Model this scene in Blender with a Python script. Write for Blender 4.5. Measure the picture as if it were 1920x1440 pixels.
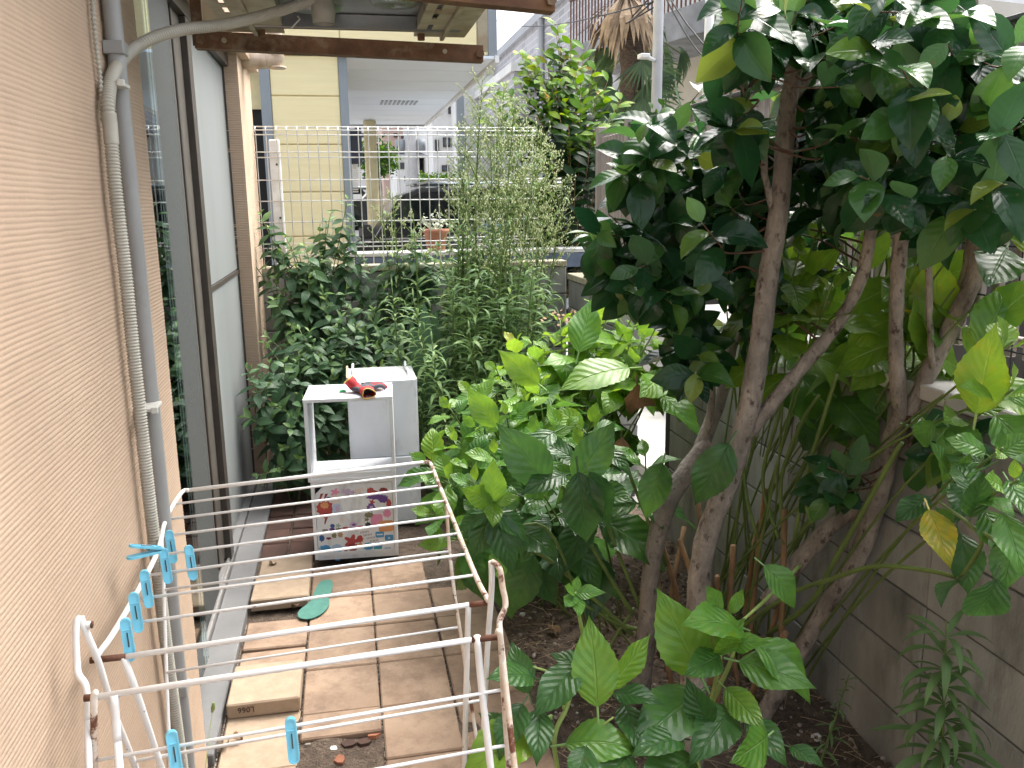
import bpy, bmesh, math, random
import numpy as np
from mathutils import Vector, Matrix, noise
for o in list(bpy.data.objects): bpy.data.objects.remove(o)
SC = bpy.context.scene
COL = SC.collection
RAD = math.radians
# ------------------------------------------------------------------ camera, sky, sun, exposure
YAW, PITCH, ROLL, FPX, EYE = RAD(10.92258), RAD(12.15699), RAD(0.64863), 1600.0, Vector((0, 0, 1.7))
_f = Vector((math.sin(YAW)*math.cos(PITCH), math.cos(YAW)*math.cos(PITCH), -math.sin(PITCH)))
_r = Vector((math.cos(YAW), -math.sin(YAW), 0)); _d = _f.cross(_r)
CR = math.cos(ROLL)*_r + math.sin(ROLL)*_d
CD = -math.sin(ROLL)*_r + math.cos(ROLL)*_d
CF = _f
cam = bpy.data.cameras.new('camera'); co = bpy.data.objects.new('camera', cam); COL.objects.link(co)
cam.sensor_width = 36; cam.lens = FPX/1920*36; cam.clip_start = 0.05; cam.clip_end = 400
m = Matrix((CR, -CD, -CF)).transposed().to_4x4(); m.translation = EYE
co.matrix_world = m
SC.camera = co
SUN_EL, SUN_AZ = RAD(56), RAD(52)          # azimuth from +Y towards +X
W = bpy.data.worlds.new('World'); SC.world = W; W.use_nodes = True
nt = W.node_tree; bg = nt.nodes['Background']
sky = nt.nodes.new('ShaderNodeTexSky'); sky.sky_type = 'NISHITA'; sky.sun_disc = False
sky.sun_elevation = SUN_EL; sky.sun_rotation = SUN_AZ; sky.dust_density = 6; sky.air_density = 1.0; sky.ozone_density = 1.0
hs = nt.nodes.new('ShaderNodeHueSaturation'); hs.inputs['Saturation'].default_value = 0.42
nt.links.new(sky.outputs[0], hs.inputs['Color']); nt.links.new(hs.outputs[0], bg.inputs[0])
bg.inputs[1].default_value = 0.15
sl = bpy.data.lights.new('sun', 'SUN'); sl.energy = 1.2; sl.angle = RAD(70); sl.color = (1, .96, .9)
so = bpy.data.objects.new('sun', sl); COL.objects.link(so)
sd = Vector((math.sin(SUN_AZ)*math.cos(SUN_EL), math.cos(SUN_AZ)*math.cos(SUN_EL), math.sin(SUN_EL)))
so.rotation_euler = (-sd).to_track_quat('-Z', 'Y').to_euler(); so.location = (6, 6, 12)
vs = SC.view_settings; vs.view_transform = 'Standard'; vs.look = 'None'; vs.gamma = 1; vs.use_curve_mapping = False
vs.exposure = 1.98

# ------------------------------------------------------------------ pixel -> place at a stated real depth
def ray(x, y): return CR*(x-960) + CD*(y-720) + CF*FPX
def onX(x, y, X): d = ray(x, y); return EYE + d*(X/d.x)
def onY(x, y, Y): d = ray(x, y); return EYE + d*(Y/d.y)
def onZ(x, y, Z): d = ray(x, y); return EYE + d*((Z-EYE.z)/d.z)
def pix(p):
    v = Vector(p)-EYE; c = v.dot(CF); return (960+FPX*v.dot(CR)/c, 720+FPX*v.dot(CD)/c)

# ------------------------------------------------------------------ materials
def _n(t, k, **kw):
    n = t.nodes.new(k)
    for a, b in kw.items(): setattr(n, a, b)
    return n
def mat(name, c1, c2=None, scale=8, rough=.6, bump=0, bscale=None, metal=0, spec=.5, stretch=None, detail=6, contrast=(.35, .65), c3=None, s3=3, t3=(.55, .62), rnd=0, dist=.002):
    """noise-mixed two-tone surface, an optional third tone in patches, fine relief and a per-object shade shift"""
    M = bpy.data.materials.new(name); M.use_nodes = True; t = M.node_tree
    p = t.nodes['Principled BSDF']; p.inputs['Roughness'].default_value = rough; p.inputs['Metallic'].default_value = metal
    p.inputs['Specular IOR Level'].default_value = spec
    L = t.links.new
    tc = _n(t, 'ShaderNodeTexCoord'); mp = _n(t, 'ShaderNodeMapping'); L(tc.outputs['Object'], mp.inputs[0])
    if stretch: mp.inputs['Scale'].default_value = stretch
    oi = _n(t, 'ShaderNodeObjectInfo'); ofs = _n(t, 'ShaderNodeVectorMath', operation='SCALE')
    ad = _n(t, 'ShaderNodeVectorMath', operation='ADD')
    cmb = _n(t, 'ShaderNodeCombineXYZ')
    for i in range(3): L(oi.outputs['Random'], cmb.inputs[i])
    L(cmb.outputs[0], ofs.inputs[0]); ofs.inputs['Scale'].default_value = 37.0
    L(mp.outputs[0], ad.inputs[0]); L(ofs.outputs[0], ad.inputs[1])
    V = ad.outputs[0]
    c2 = c2 or tuple(x*.75 for x in c1)
    nz = _n(t, 'ShaderNodeTexNoise'); nz.inputs['Scale'].default_value = scale; nz.inputs['Detail'].default_value = detail
    nz.inputs['Roughness'].default_value = .62
    L(V, nz.inputs['Vector'])
    cr = _n(t, 'ShaderNodeValToRGB'); L(nz.outputs[0], cr.inputs[0])
    cr.color_ramp.elements[0].position, cr.color_ramp.elements[1].position = contrast
    cr.color_ramp.elements[0].color = (*c2, 1); cr.color_ramp.elements[1].color = (*c1, 1)
    out = cr.outputs[0]
    if c3:
        n3 = _n(t, 'ShaderNodeTexNoise'); n3.inputs['Scale'].default_value = s3; n3.inputs['Detail'].default_value = 8
        n3.inputs['Roughness'].default_value = .7
        L(V, n3.inputs['Vector'])
        r3 = _n(t, 'ShaderNodeMapRange', clamp=True); r3.inputs[1].default_value, r3.inputs[2].default_value = t3
        L(n3.outputs[0], r3.inputs[0])
        mx = _n(t, 'ShaderNodeMix', data_type='RGBA'); L(r3.outputs[0], mx.inputs[0]); L(out, mx.inputs[6]); mx.inputs[7].default_value = (*c3, 1)
        out = mx.outputs[2]
    if rnd:
        hv = _n(t, 'ShaderNodeHueSaturation'); mr = _n(t, 'ShaderNodeMapRange'); L(oi.outputs['Random'], mr.inputs[0])
        mr.inputs[3].default_value, mr.inputs[4].default_value = 1-rnd, 1+rnd
        L(mr.outputs[0], hv.inputs['Value']); L(out, hv.inputs['Color']); out = hv.outputs[0]
    L(out, p.inputs['Base Color'])
    if bump:
        nb = _n(t, 'ShaderNodeTexNoise'); nb.inputs['Scale'].default_value = bscale or scale*6; nb.inputs['Detail'].default_value = 5
        L(V, nb.inputs['Vector']); b = _n(t, 'ShaderNodeBump'); b.inputs['Strength'].default_value = bump; b.inputs['Distance'].default_value = dist
        L(nb.outputs[0], b.inputs['Height']); L(b.outputs[0], p.inputs['Normal'])
    return M

LEAFSPEC = .5
def leaf_mat(name, stops, rough=.35, trans=.35, under=None, veins=8, vein_c=.35, slope=1.6, bump=.5, tcol=1.5, blotch=.25, spots=.75, spec=LEAFSPEC):
    """two-sided leaf: ramp picked per leaf, midrib and side veins along the leaf, light passing through"""
    M = bpy.data.materials.new(name); M.use_nodes = True; t = M.node_tree; L = t.links.new
    p = t.nodes['Principled BSDF']; p.inputs['Roughness'].default_value = rough; p.inputs['Specular IOR Level'].default_value = spec; out = t.nodes['Material Output']
    oi = _n(t, 'ShaderNodeObjectInfo'); sp = _n(t, 'ShaderNodeSeparateColor'); L(oi.outputs['Color'], sp.inputs[0])
    at = _n(t, 'ShaderNodeAttribute', attribute_name='tint')
    a = _n(t, 'ShaderNodeMath', operation='ADD'); L(sp.outputs[0], a.inputs[0]); L(at.outputs['Fac'], a.inputs[1])
    tc = _n(t, 'ShaderNodeTexCoord'); nz = _n(t, 'ShaderNodeTexNoise'); nz.inputs['Scale'].default_value = 40; nz.inputs['Detail'].default_value = 4
    L(tc.outputs['Object'], nz.inputs['Vector'])
    ms = _n(t, 'ShaderNodeMath', operation='MULTIPLY_ADD'); L(nz.outputs[0], ms.inputs[0]); ms.inputs[1].default_value = blotch; L(a.outputs[0], ms.inputs[2])
    m2 = _n(t, 'ShaderNodeMath', operation='SUBTRACT'); L(ms.outputs[0], m2.inputs[0]); m2.inputs[1].default_value = blotch*.5
    cr = _n(t, 'ShaderNodeValToRGB'); L(m2.outputs[0], cr.inputs[0]); e = cr.color_ramp.elements
    e[0].position = stops[0][0]; e[0].color = (*stops[0][1], 1); e[1].position = stops[-1][0]; e[1].color = (*stops[-1][1], 1)
    for q, c in stops[1:-1]:
        k = e.new(q); k.color = (*c, 1)
    uv = _n(t, 'ShaderNodeUVMap'); sx = _n(t, 'ShaderNodeSeparateXYZ'); L(uv.outputs[0], sx.inputs[0])
    def mth(op, i0, i1=None, i2=None):
        n = _n(t, 'ShaderNodeMath', operation=op)
        for k, v in enumerate((i0, i1, i2)):
            if v is None: continue
            if isinstance(v, (int, float)): n.inputs[k].default_value = v
            else: L(v, n.inputs[k])
        return n.outputs[0]
    u = mth('MULTIPLY', mth('ABSOLUTE', mth('SUBTRACT', sx.outputs[0], .5)), 2.0)
    ph = mth('FRACT', mth('SUBTRACT', mth('MULTIPLY', sx.outputs[1], float(veins)), mth('MULTIPLY', u, slope)))
    tri = mth('ABSOLUTE', mth('SUBTRACT', ph, .5))                 # 0.5 at the vein
    side = _n(t, 'ShaderNodeMapRange', clamp=True); L(tri, side.inputs[0]); side.inputs[1].default_value = .43; side.inputs[2].default_value = .5
    mid = _n(t, 'ShaderNodeMapRange', clamp=True); L(u, mid.inputs[0]); mid.inputs[1].default_value = .07; mid.inputs[2].default_value = .02
    vn = mth('MAXIMUM', mth('MULTIPLY', side.outputs[0], .45), mid.outputs[0])
    lt = _n(t, 'ShaderNodeHueSaturation'); lt.inputs['Value'].default_value = 1.9; lt.inputs['Saturation'].default_value = .8; L(cr.outputs[0], lt.inputs['Color'])
    mv = _n(t, 'ShaderNodeMix', data_type='RGBA'); L(mth('MULTIPLY', vn, vein_c), mv.inputs[0]); L(cr.outputs[0], mv.inputs[6]); L(lt.outputs[0], mv.inputs[7])
    geo = _n(t, 'ShaderNodeNewGeometry')
    un = _n(t, 'ShaderNodeHueSaturation'); un.inputs['Value'].default_value = (under or 1.4); un.inputs['Saturation'].default_value = .8; L(mv.outputs[2], un.inputs['Color'])
    mb = _n(t, 'ShaderNodeMix', data_type='RGBA'); L(geo.outputs['Backfacing'], mb.inputs[0]); L(mv.outputs[2], mb.inputs[6]); L(un.outputs[0], mb.inputs[7])
    n2 = _n(t, 'ShaderNodeTexNoise'); n2.inputs['Scale'].default_value = 85; n2.inputs['Detail'].default_value = 2
    av = _n(t, 'ShaderNodeVectorMath', operation='ADD'); L(tc.outputs['Object'], av.inputs[0]); L(oi.outputs['Random'], av.inputs[1]); L(av.outputs[0], n2.inputs['Vector'])
    sp2 = _n(t, 'ShaderNodeMapRange', clamp=True); L(n2.outputs[0], sp2.inputs[0]); sp2.inputs[1].default_value = .70; sp2.inputs[2].default_value = .75
    ms2 = _n(t, 'ShaderNodeMix', data_type='RGBA'); L(mth('MULTIPLY', sp2.outputs[0], spots), ms2.inputs[0]); L(mb.outputs[2], ms2.inputs[6]); ms2.inputs[7].default_value = (.16, .085, .03, 1)
    L(ms2.outputs[2], p.inputs['Base Color'])
    rr = mth('MULTIPLY_ADD', geo.outputs['Backfacing'], .3, rough); L(rr, p.inputs['Roughness'])
    hb = mth('SUBTRACT', mth('MULTIPLY', nz.outputs[0], .25), mth('ADD', mth('MULTIPLY', tri, .8), mth('MULTIPLY', mid.outputs[0], .8)))
    b = _n(t, 'ShaderNodeBump'); b.inputs['Strength'].default_value = bump; b.inputs['Distance'].default_value = .004; L(hb, b.inputs['Height']); L(b.outputs[0], p.inputs['Normal'])
    tr = _n(t, 'ShaderNodeBsdfTranslucent')
    tv = _n(t, 'ShaderNodeHueSaturation'); tv.inputs['Value'].default_value = tcol; tv.inputs['Hue'].default_value = .475; tv.inputs['Saturation'].default_value = 1.05; L(cr.outputs[0], tv.inputs['Color'])
    L(tv.outputs[0], tr.inputs[0])
    mx = _n(t, 'ShaderNodeMixShader'); mx.inputs[0].default_value = trans; L(p.outputs[0], mx.inputs[1]); L(tr.outputs[0], mx.inputs[2]); L(mx.outputs[0], out.inputs[0])
    return M

M = {}
M['stucco'] = mat('stucco', (.455, .338, .244), (.40, .293, .21), 2.2, .9, .6, 160, c3=(.36, .27, .20), s3=2.5, t3=(.52, .8), dist=.0015)
M['stucco_smooth'] = mat('stucco_smooth', (.54, .41, .30), (.47, .35, .25), 3, .9, .6, 120, dist=.003)
M['grey_pvc'] = mat('grey_pvc', (.31, .315, .31), (.26, .265, .26), 5, .45, .1, 60, c3=(.24, .22, .19), s3=6, t3=(.6, .75))
M['hose'] = mat('hose', (.43, .415, .36), (.355, .34, .285), 9, .55)
M['cream_pvc'] = mat('cream_pvc', (.55, .47, .38), (.36, .26, .18), 9, .5)
M['tie'] = mat('tie', (.62, .62, .58), None, 9, .5)
M['dark_frame'] = mat('dark_frame', (.062, .052, .044), (.045, .038, .033), 12, .4)
M['frame_mid'] = mat('frame_mid', (.10, .09, .077), (.075, .068, .058), 12, .45)
M['panel'] = mat('panel', (.225, .24, .24), (.195, .21, .208), 1.6, .5, stretch=(1, 1, .25), c3=(.165, .175, .17), s3=2.2, t3=(.55, .8))
M['sill'] = mat('sill', (.175, .175, .175), (.135, .135, .135), 4, .8, .3, 200)
M['alu'] = mat('alu', (.42, .41, .40), (.34, .33, .32), 8, .42, metal=.5)
M['screen'] = mat('screen', (.10, .108, .105), (.085, .09, .088), 60, .8)
M['curtain'] = mat('curtain', (.66, .84, .92), (.56, .76, .85), 3, .9)
M['black'] = mat('black', (.012, .012, .012), None, 9, .7)
M['room'] = mat('room', (.20, .19, .17), None, 2, .9)
M['rust'] = mat('rust', (.17, .085, .038), (.085, .036, .016), 14, .75, .5, 90, c3=(.27, .21, .14), s3=6, t3=(.52, .68))
M['galv'] = mat('galv', (.46, .42, .33), (.32, .25, .16), 9, .55, .2, 60, metal=.25, c3=(.20, .11, .05), s3=4, t3=(.54, .7))
M['ac_pan'] = mat('ac_pan', (.32, .33, .33), (.20, .21, .22), 4, .30, metal=.7)
M['ac_body'] = mat('ac_body', (.60, .58, .53), (.52, .50, .46), 4, .5)
M['tile'] = mat('tile', (.375, .268, .188), (.295, .203, .138), 5, .88, .6, 220, c3=(.185, .122, .085), s3=6, t3=(.45, .68), rnd=.14, dist=.0015)
M['tile_pale'] = mat('tile_pale', (.38, .29, .205), (.32, .238, .165), 26, .88, .6, 240, rnd=.06, dist=.0015, c3=(.30, .21, .13), s3=5, t3=(.62, .8))
M['tile_red'] = mat('tile_red', (.085, .042, .03), (.05, .027, .02), 7, .9, .6, 200, rnd=.15)  # tone darkened to carry the shade over the far pavers
M['soil'] = mat('soil', (.135, .098, .07), (.055, .039, .028), 26, .95, 1.0, 110, c3=(.22, .18, .14), s3=60, t3=(.6, .68), dist=.012)
M['straw'] = mat('straw', (.34, .26, .17), (.16, .11, .07), 20, .85, rnd=.3)
M['pebble'] = mat('pebble', (.38, .35, .31), (.19, .16, .13), 18, .8)
M['shard'] = mat('shard', (.30, .12, .065), (.22, .085, .045), 20, .9, .4, 90, rnd=.2)
M['white_bit'] = mat('white_bit', (.72, .72, .70), (.6, .6, .58), 20, .7)
M['concrete'] = mat('concrete', (.36, .36, .335), (.22, .22, .203), 4.5, .9, 1.0, 150, stretch=(1, 1, .35), c3=(.115, .113, .096), s3=7, t3=(.52, .74), rnd=.06, dist=.002)
M['mortar'] = mat('mortar', (.12, .118, .108), (.08, .078, .07), 20, .95, .5, 100)
M['cap'] = mat('cap', (.66, .65, .62), (.52, .51, .48), 6, .85, .4, 80)
M['cap_mossy'] = mat('cap_mossy', (.44, .40, .30), (.30, .27, .19), 14, .9, .5, 80)
M['white_paint'] = mat('white_paint', (.80, .80, .79), (.70, .70, .69), 7, .45, .25, 120, c3=(.16, .055, .025), s3=16, t3=(.665, .685), dist=.0008)
M['rusty_white'] = mat('rusty_white', (.72, .68, .62), (.50, .36, .24), 16, .55, .4, 120, c3=(.13, .045, .02), s3=13, t3=(.53, .58), dist=.0008)
M['rust_end'] = mat('rust_end', (.13, .05, .025), (.07, .028, .015), 40, .8, .5, 200)
M['melamine'] = mat('melamine', (.79, .81, .85), (.69, .71, .745), 3.4, .42, stretch=(1.6, 1.6, .5), c3=(.38, .385, .375), s3=6, t3=(.54, .78))
M['melamine_old'] = mat('melamine_old', (.58, .59, .60), (.36, .36, .36), 16, .6, .4, 70, stretch=(1, 3, 1))
M['edge_wood'] = mat('edge_wood', (.40, .33, .24), None, 12, .8)
M['peg'] = mat('peg', (.17, .53, .70), (.155, .50, .67), 4, .33)
M['spring'] = mat('spring', (.10, .12, .14), None, 9, .4, metal=.8)
M['insole'] = mat('insole', (.075, .215, .175), (.06, .18, .145), 30, .9, .3, 300)
M['glove_red'] = mat('glove_red', (.42, .022, .026), (.30, .016, .02), 30, .8, .6, 200)
M['glove_dark'] = mat('glove_dark', (.055, .06, .075), (.04, .042, .055), 30, .75, .6, 160)
M['glove_trim'] = mat('glove_trim', (.80, .52, .16), None, 30, .8)
M['green_tag'] = mat('green_tag', (.02, .33, .10), None, 30, .4)
M['bark'] = mat('bark', (.335, .29, .24), (.165, .14, .115), 15, .9, .9, 70, stretch=(1, 1, .6), c3=(.075, .055, .042), s3=38, t3=(.54, .64), dist=.012)
M['bark_grey'] = mat('bark_grey', (.315, .28, .24), (.17, .15, .13), 12, .9, .7, 70, stretch=(1, 1, .7), c3=(.09, .072, .06), s3=34, t3=(.56, .66), dist=.012)
M['twig'] = mat('twig', (.13, .065, .04), (.08, .04, .025), 30, .75)
M['stem_green'] = mat('stem_green', (.135, .20, .045), (.09, .14, .035), 10, .55)
M['stem_pale'] = mat('stem_pale', (.25, .34, .09), (.19, .27, .07), 10, .5)
M['stem_brown'] = mat('stem_brown', (.30, .18, .09), (.20, .12, .06), 12, .85, .4, 60)
M['siding'] = mat('siding', (.80, .69, .40), (.75, .64, .36), 2, .6, .25, 60, stretch=(1, 1, 12), dist=.001)
M['yellow_paint'] = mat('yellow_paint', (.84, .73, .44), None, 3, .5)
M['grey_trim'] = mat('grey_trim', (.24, .27, .29), (.21, .235, .255), 3, .5)
M['soffit'] = mat('soffit', (.70, .74, .80), (.66, .70, .76), 1, .6)
M['navy_box'] = mat('navy_box', (.045, .055, .085), None, 5, .5)
M['white_wire'] = mat('white_wire', (.86, .86, .85), None, 9, .4)
M['car_paint'] = mat('car_paint', (.02, .022, .025), (.018, .02, .023), 3, .15, spec=.8)
M['car_glass'] = mat('car_glass', (.012, .016, .018), None, 3, .05, spec=.9)
M['car_roof'] = mat('car_roof', (.28, .33, .37), (.22, .27, .31), 2, .18, metal=.5)
M['silver'] = mat('silver', (.5, .5, .5), None, 9, .3, metal=.8)
M['rubber'] = mat('rubber', (.02, .02, .02), None, 9, .8)
M['terracotta'] = mat('terracotta', (.42, .185, .115), (.34, .15, .095), 9, .8)
M['teal_pot'] = mat('teal_pot', (.02, .11, .15), None, 9, .4)
M['plank_pale'] = mat('plank_pale', (.60, .60, .58), (.48, .48, .46), 9, .7)
M['plank_blue'] = mat('plank_blue', (.13, .17, .24), None, 9, .6)
M['fence_brown'] = mat('fence_brown', (.30, .255, .225), (.25, .21, .185), 6, .45)
M['fence_dark'] = mat('fence_dark', (.05, .05, .05), None, 6, .5)
M['dark_siding'] = mat('dark_siding', (.042, .038, .033), (.028, .025, .022), 5, .8, .3, 40, stretch=(6, 6, 1))
M['asphalt'] = mat('asphalt', (.30, .295, .285), (.24, .235, .225), 3, .9, .4, 90)
M['pale_ground'] = mat('pale_ground', (.60, .585, .54), (.47, .455, .415), 6, .9, .4, 70)
M['white_wall'] = mat('white_wall', (.74, .73, .71), (.62, .61, .59), 1.2, .85)
M['beige_wall'] = mat('beige_wall', (.55, .51, .44), (.47, .43, .37), 1.2, .85)
M['grey_wall'] = mat('grey_wall', (.42, .43, .45), (.36, .37, .39), 1, .85)
M['pink_wall'] = mat('pink_wall', (.56, .39, .34), (.50, .35, .30), 1, .85)
M['lilac_wall'] = mat('lilac_wall', (.47, .46, .52), (.42, .41, .47), 1, .85)
M['roof_dark'] = mat('roof_dark', (.10, .11, .13), None, 3, .7)
M['window_glass'] = mat('window_glass', (.08, .11, .13), (.05, .07, .09), 1, .08, spec=.9)
M['railing'] = mat('railing', (.17, .085, .06), (.12, .06, .045), 6, .7)
M['slab'] = mat('slab', (.33, .335, .35), (.19, .195, .205), 2.5, .9)
M['pole'] = mat('pole', (.47, .47, .48), (.40, .40, .41), 4, .85)
M['cable'] = mat('cable', (.02, .02, .025), None, 9, .6)
M['palm_bark'] = mat('palm_bark', (.15, .11, .085), (.07, .05, .04), 14, .95, 1, 30, stretch=(1, 1, 2.5), dist=.03)
M['palm_dead'] = mat('palm_dead', (.38, .28, .18), (.24, .17, .11), 9, .9)
M['brick_tile'] = mat('brick_tile', (.40, .385, .40), (.33, .31, .32), 5, .75, rnd=.16)
M['brown_tile'] = mat('brown_tile', (.24, .17, .10), (.19, .13, .08), 8, .6, rnd=.2)

def brick_mat(name, c1, c2, mort, sx, sy):
    m_ = mat(name, c1); t = m_.node_tree; p = t.nodes['Principled BSDF']
    tc = [n for n in t.nodes if n.type == 'TEX_COORD'][0]
    mp = _n(t, 'ShaderNodeMapping'); mp.inputs['Rotation'].default_value = (RAD(90), 0, RAD(90)); mp.vector_type = 'TEXTURE'
    br = _n(t, 'ShaderNodeTexBrick'); br.inputs['Color1'].default_value = (*c1, 1); br.inputs['Color2'].default_value = (*c2, 1); br.inputs['Mortar'].default_value = (*mort, 1)
    br.inputs['Scale'].default_value = 1; br.inputs['Brick Width'].default_value = sx; br.inputs['Row Height'].default_value = sy; br.inputs['Mortar Size'].default_value = .02
    t.links.new(tc.outputs['Object'], mp.inputs[0]); t.links.new(mp.outputs[0], br.inputs['Vector']); t.links.new(br.outputs[0], p.inputs['Base Color'])
    return m_
M['brick_far'] = brick_mat('brick_far', (.43, .42, .44), (.30, .29, .31), (.52, .51, .52), .62, .19)
# leaves
HY = [(0, (.022, .068, .020)), (.3, (.045, .135, .032)), (.55, (.095, .245, .036)), (.8, (.18, .335, .034)), (.92, (.30, .34, .03)), (1, (.46, .40, .025))]
M['hydrangea_leaf'] = leaf_mat('hydrangea_leaf', HY, .30, .40, 1.5, 8, .45, 2.2, .9, blotch=.42)
CA = [(0, (.008, .034, .014)), (.5, (.017, .062, .019)), (.8, (.045, .125, .022)), (1, (.13, .19, .03))]
M['camellia_leaf'] = leaf_mat('camellia_leaf', CA, .2, .24, 2.2, 7, .22, 1.4, .25, 2.6, .12, spec=.33)
WD = [(0, (.075, .16, .055)), (.5, (.15, .27, .09)), (1, (.26, .37, .14))]
M['weed_leaf'] = leaf_mat('weed_leaf', WD, .55, .3, 1.4, 1, .3, 0, .1)
SH = [(0, (.026, .072, .034)), (.5, (.06, .14, .055)), (.85, (.14, .25, .06)), (1, (.20, .31, .07))]
M['shrub_leaf'] = leaf_mat('shrub_leaf', SH, .5, .25, 1.5, 6, .35, 1.8, .5)
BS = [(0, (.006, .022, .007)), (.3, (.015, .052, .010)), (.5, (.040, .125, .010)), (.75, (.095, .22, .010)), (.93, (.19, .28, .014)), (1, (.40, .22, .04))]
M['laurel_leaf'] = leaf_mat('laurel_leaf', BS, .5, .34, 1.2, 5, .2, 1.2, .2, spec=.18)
PM = [(0, (.025, .065, .03)), (1, (.09, .16, .05))]
M['palm_leaf'] = leaf_mat('palm_leaf', PM, .5, .2, 1.3, 1, .2, 0, .1)
DL = [(0, (.07, .045, .025)), (1, (.20, .125, .06))]
M['dead_leaf'] = leaf_mat('dead_leaf', DL, .8, .15, 1.2, 8, .3, 2, .8)
M['bud'] = mat('bud', (.55, .55, .33), (.33, .39, .18), 30, .8)
M['dry_flower'] = mat('dry_flower', (.52, .36, .22), (.36, .24, .15), 30, .9)
M['white_plant'] = mat('white_plant', (.50, .54, .42), (.36, .42, .28), 30, .8)

# ------------------------------------------------------------------ object helpers
def link(name, me, m_=None, parent=None, kind=None):
    o = bpy.data.objects.new(name, me); COL.objects.link(o)
    if m_ is not None and me is not None and not me.materials: me.materials.append(m_)
    if parent is not None: adopt(o, parent)
    if kind: o['kind'] = kind
    return o
def adopt(o, parent):
    o.parent = parent
    o.matrix_parent_inverse = Matrix.Translation(-base_of(parent))
def base_of(p):
    v = Vector(p.get('_b', (0, 0, 0))); return v
BASES = {}
def base_of(p): return BASES.get(p.name, Vector((0, 0, 0)))
def thing(name, label, cat, loc, group=None, kind=None):
    o = bpy.data.objects.new(name, None); COL.objects.link(o); o.location = loc; o.empty_display_size = .1
    BASES[o.name] = Vector(loc)
    if kind: o['kind'] = kind
    if label: o['label'] = label; o['category'] = cat
    if group: o['group'] = group
    return o
def tag(o, label, cat, group=None):
    o['label'] = label; o['category'] = cat
    if group: o['group'] = group
    return o
def meshpy(name, v, f, smooth=False):
    me = bpy.data.meshes.new(name); me.from_pydata([tuple(p) for p in v], [], f); me.update()
    if smooth: me.polygons.foreach_set('use_smooth', [True]*len(me.polygons))
    return me
class MB:
    def __init__(s): s.v = []; s.f = []
    def add(s, v, f):
        n = len(s.v); s.v += [tuple(p) for p in v]; s.f += [tuple(i+n for i in q) for q in f]; return s
    def box(s, x0, x1, y0, y1, z0, z1, M4=None, bev=0):
        if bev:
            bm = bmesh.new(); bmesh.ops.create_cube(bm, size=1)
            for q in bm.verts: q.co = ((x0+x1)/2+q.co.x*(x1-x0), (y0+y1)/2+q.co.y*(y1-y0), (z0+z1)/2+q.co.z*(z1-z0))
            bmesh.ops.bevel(bm, geom=list(bm.edges), offset=bev, segments=1, affect='EDGES', profile=.5)
            bm.verts.index_update(); v = [q.co.copy() for q in bm.verts]; f = [[q.index for q in g.verts] for g in bm.faces]; bm.free()
        else:
            v = [Vector(p) for p in ((x0, y0, z0), (x1, y0, z0), (x1, y1, z0), (x0, y1, z0), (x0, y0, z1), (x1, y0, z1), (x1, y1, z1), (x0, y1, z1))]
            f = [(0, 3, 2, 1), (4, 5, 6, 7), (0, 1, 5, 4), (1, 2, 6, 5), (2, 3, 7, 6), (3, 0, 4, 7)]
        if M4 is not None: v = [M4 @ p for p in v]
        return s.add(v, f)
    def tube(s, pts, r, n=8, caps=True):
        pts = [Vector(p) for p in pts]; k = len(pts)
        rr = list(r) if isinstance(r, (list, tuple)) else [r]*k
        v = []; f = []; ref = None
        for i in range(k):
            t = (pts[min(i+1, k-1)]-pts[max(i-1, 0)]).normalized()
            if ref is None: ref = t.orthogonal().normalized()
            ref = (ref-t*ref.dot(t))
            ref = ref.normalized() if ref.length > 1e-6 else t.orthogonal().normalized()
            b = t.cross(ref)
            for j in range(n):
                a = 2*math.pi*j/n; v.append(pts[i]+(ref*math.cos(a)+b*math.sin(a))*rr[i])
        for i in range(k-1):
            for j in range(n): f.append((i*n+j, i*n+(j+1) % n, (i+1)*n+(j+1) % n, (i+1)*n+j))
        if caps: f.append(tuple(range(n-1, -1, -1))); f.append(tuple(range((k-1)*n, k*n)))
        return s.add(v, f)
    def prism(s, poly, z0, z1, M4=None):
        n = len(poly); v = [Vector((p[0], p[1], z0)) for p in poly]+[Vector((p[0], p[1], z1)) for p in poly]
        if M4 is not None: v = [M4 @ p for p in v]
        f = [tuple(range(n-1, -1, -1)), tuple(range(n, 2*n))]+[(i, (i+1) % n, n+(i+1) % n, n+i) for i in range(n)]
        return s.add(v, f)
    def lathe(s, prof, n=20, at=(0, 0, 0)):
        a = Vector(at); v = []; f = []
        for r, z in prof:
            for j in range(n): v.append(a+Vector((r*math.cos(2*math.pi*j/n), r*math.sin(2*math.pi*j/n), z)))
        for i in range(len(prof)-1):
            for j in range(n): f.append((i*n+j, i*n+(j+1) % n, (i+1)*n+(j+1) % n, (i+1)*n+j))
        return s.add(v, f)
    def mesh(s, name, smooth=False): return meshpy(name, s.v, s.f, smooth)
    def obj(s, name, m_, parent=None, smooth=False, kind=None): return link(name, s.mesh(name, smooth), m_, parent, kind)
def smooth_path(pts, sub=6):
    P = [Vector(p) for p in pts]; P = [P[0]*2-P[1]]+P+[P[-1]*2-P[-2]]; out = []
    for i in range(1, len(P)-2):
        for k in range(sub):
            t = k/sub; a, b, c, d = P[i-1], P[i], P[i+1], P[i+2]
            out.append(.5*((2*b)+(c-a)*t+(2*a-5*b+4*c-d)*t*t+(3*b-a-3*c+d)*t**3))
    out.append(P[-2]); return out
def lerp_list(r, n):
    out = []
    for i in range(n):
        t = i/(n-1)*(len(r)-1); k = min(int(t), len(r)-2); out.append(r[k]+(r[k+1]-r[k])*(t-k))
    return out
def box_obj(name, b, m_, parent=None, bev=0, kind=None): return MB().box(*b, bev=bev).obj(name, m_, parent, kind=kind)
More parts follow.
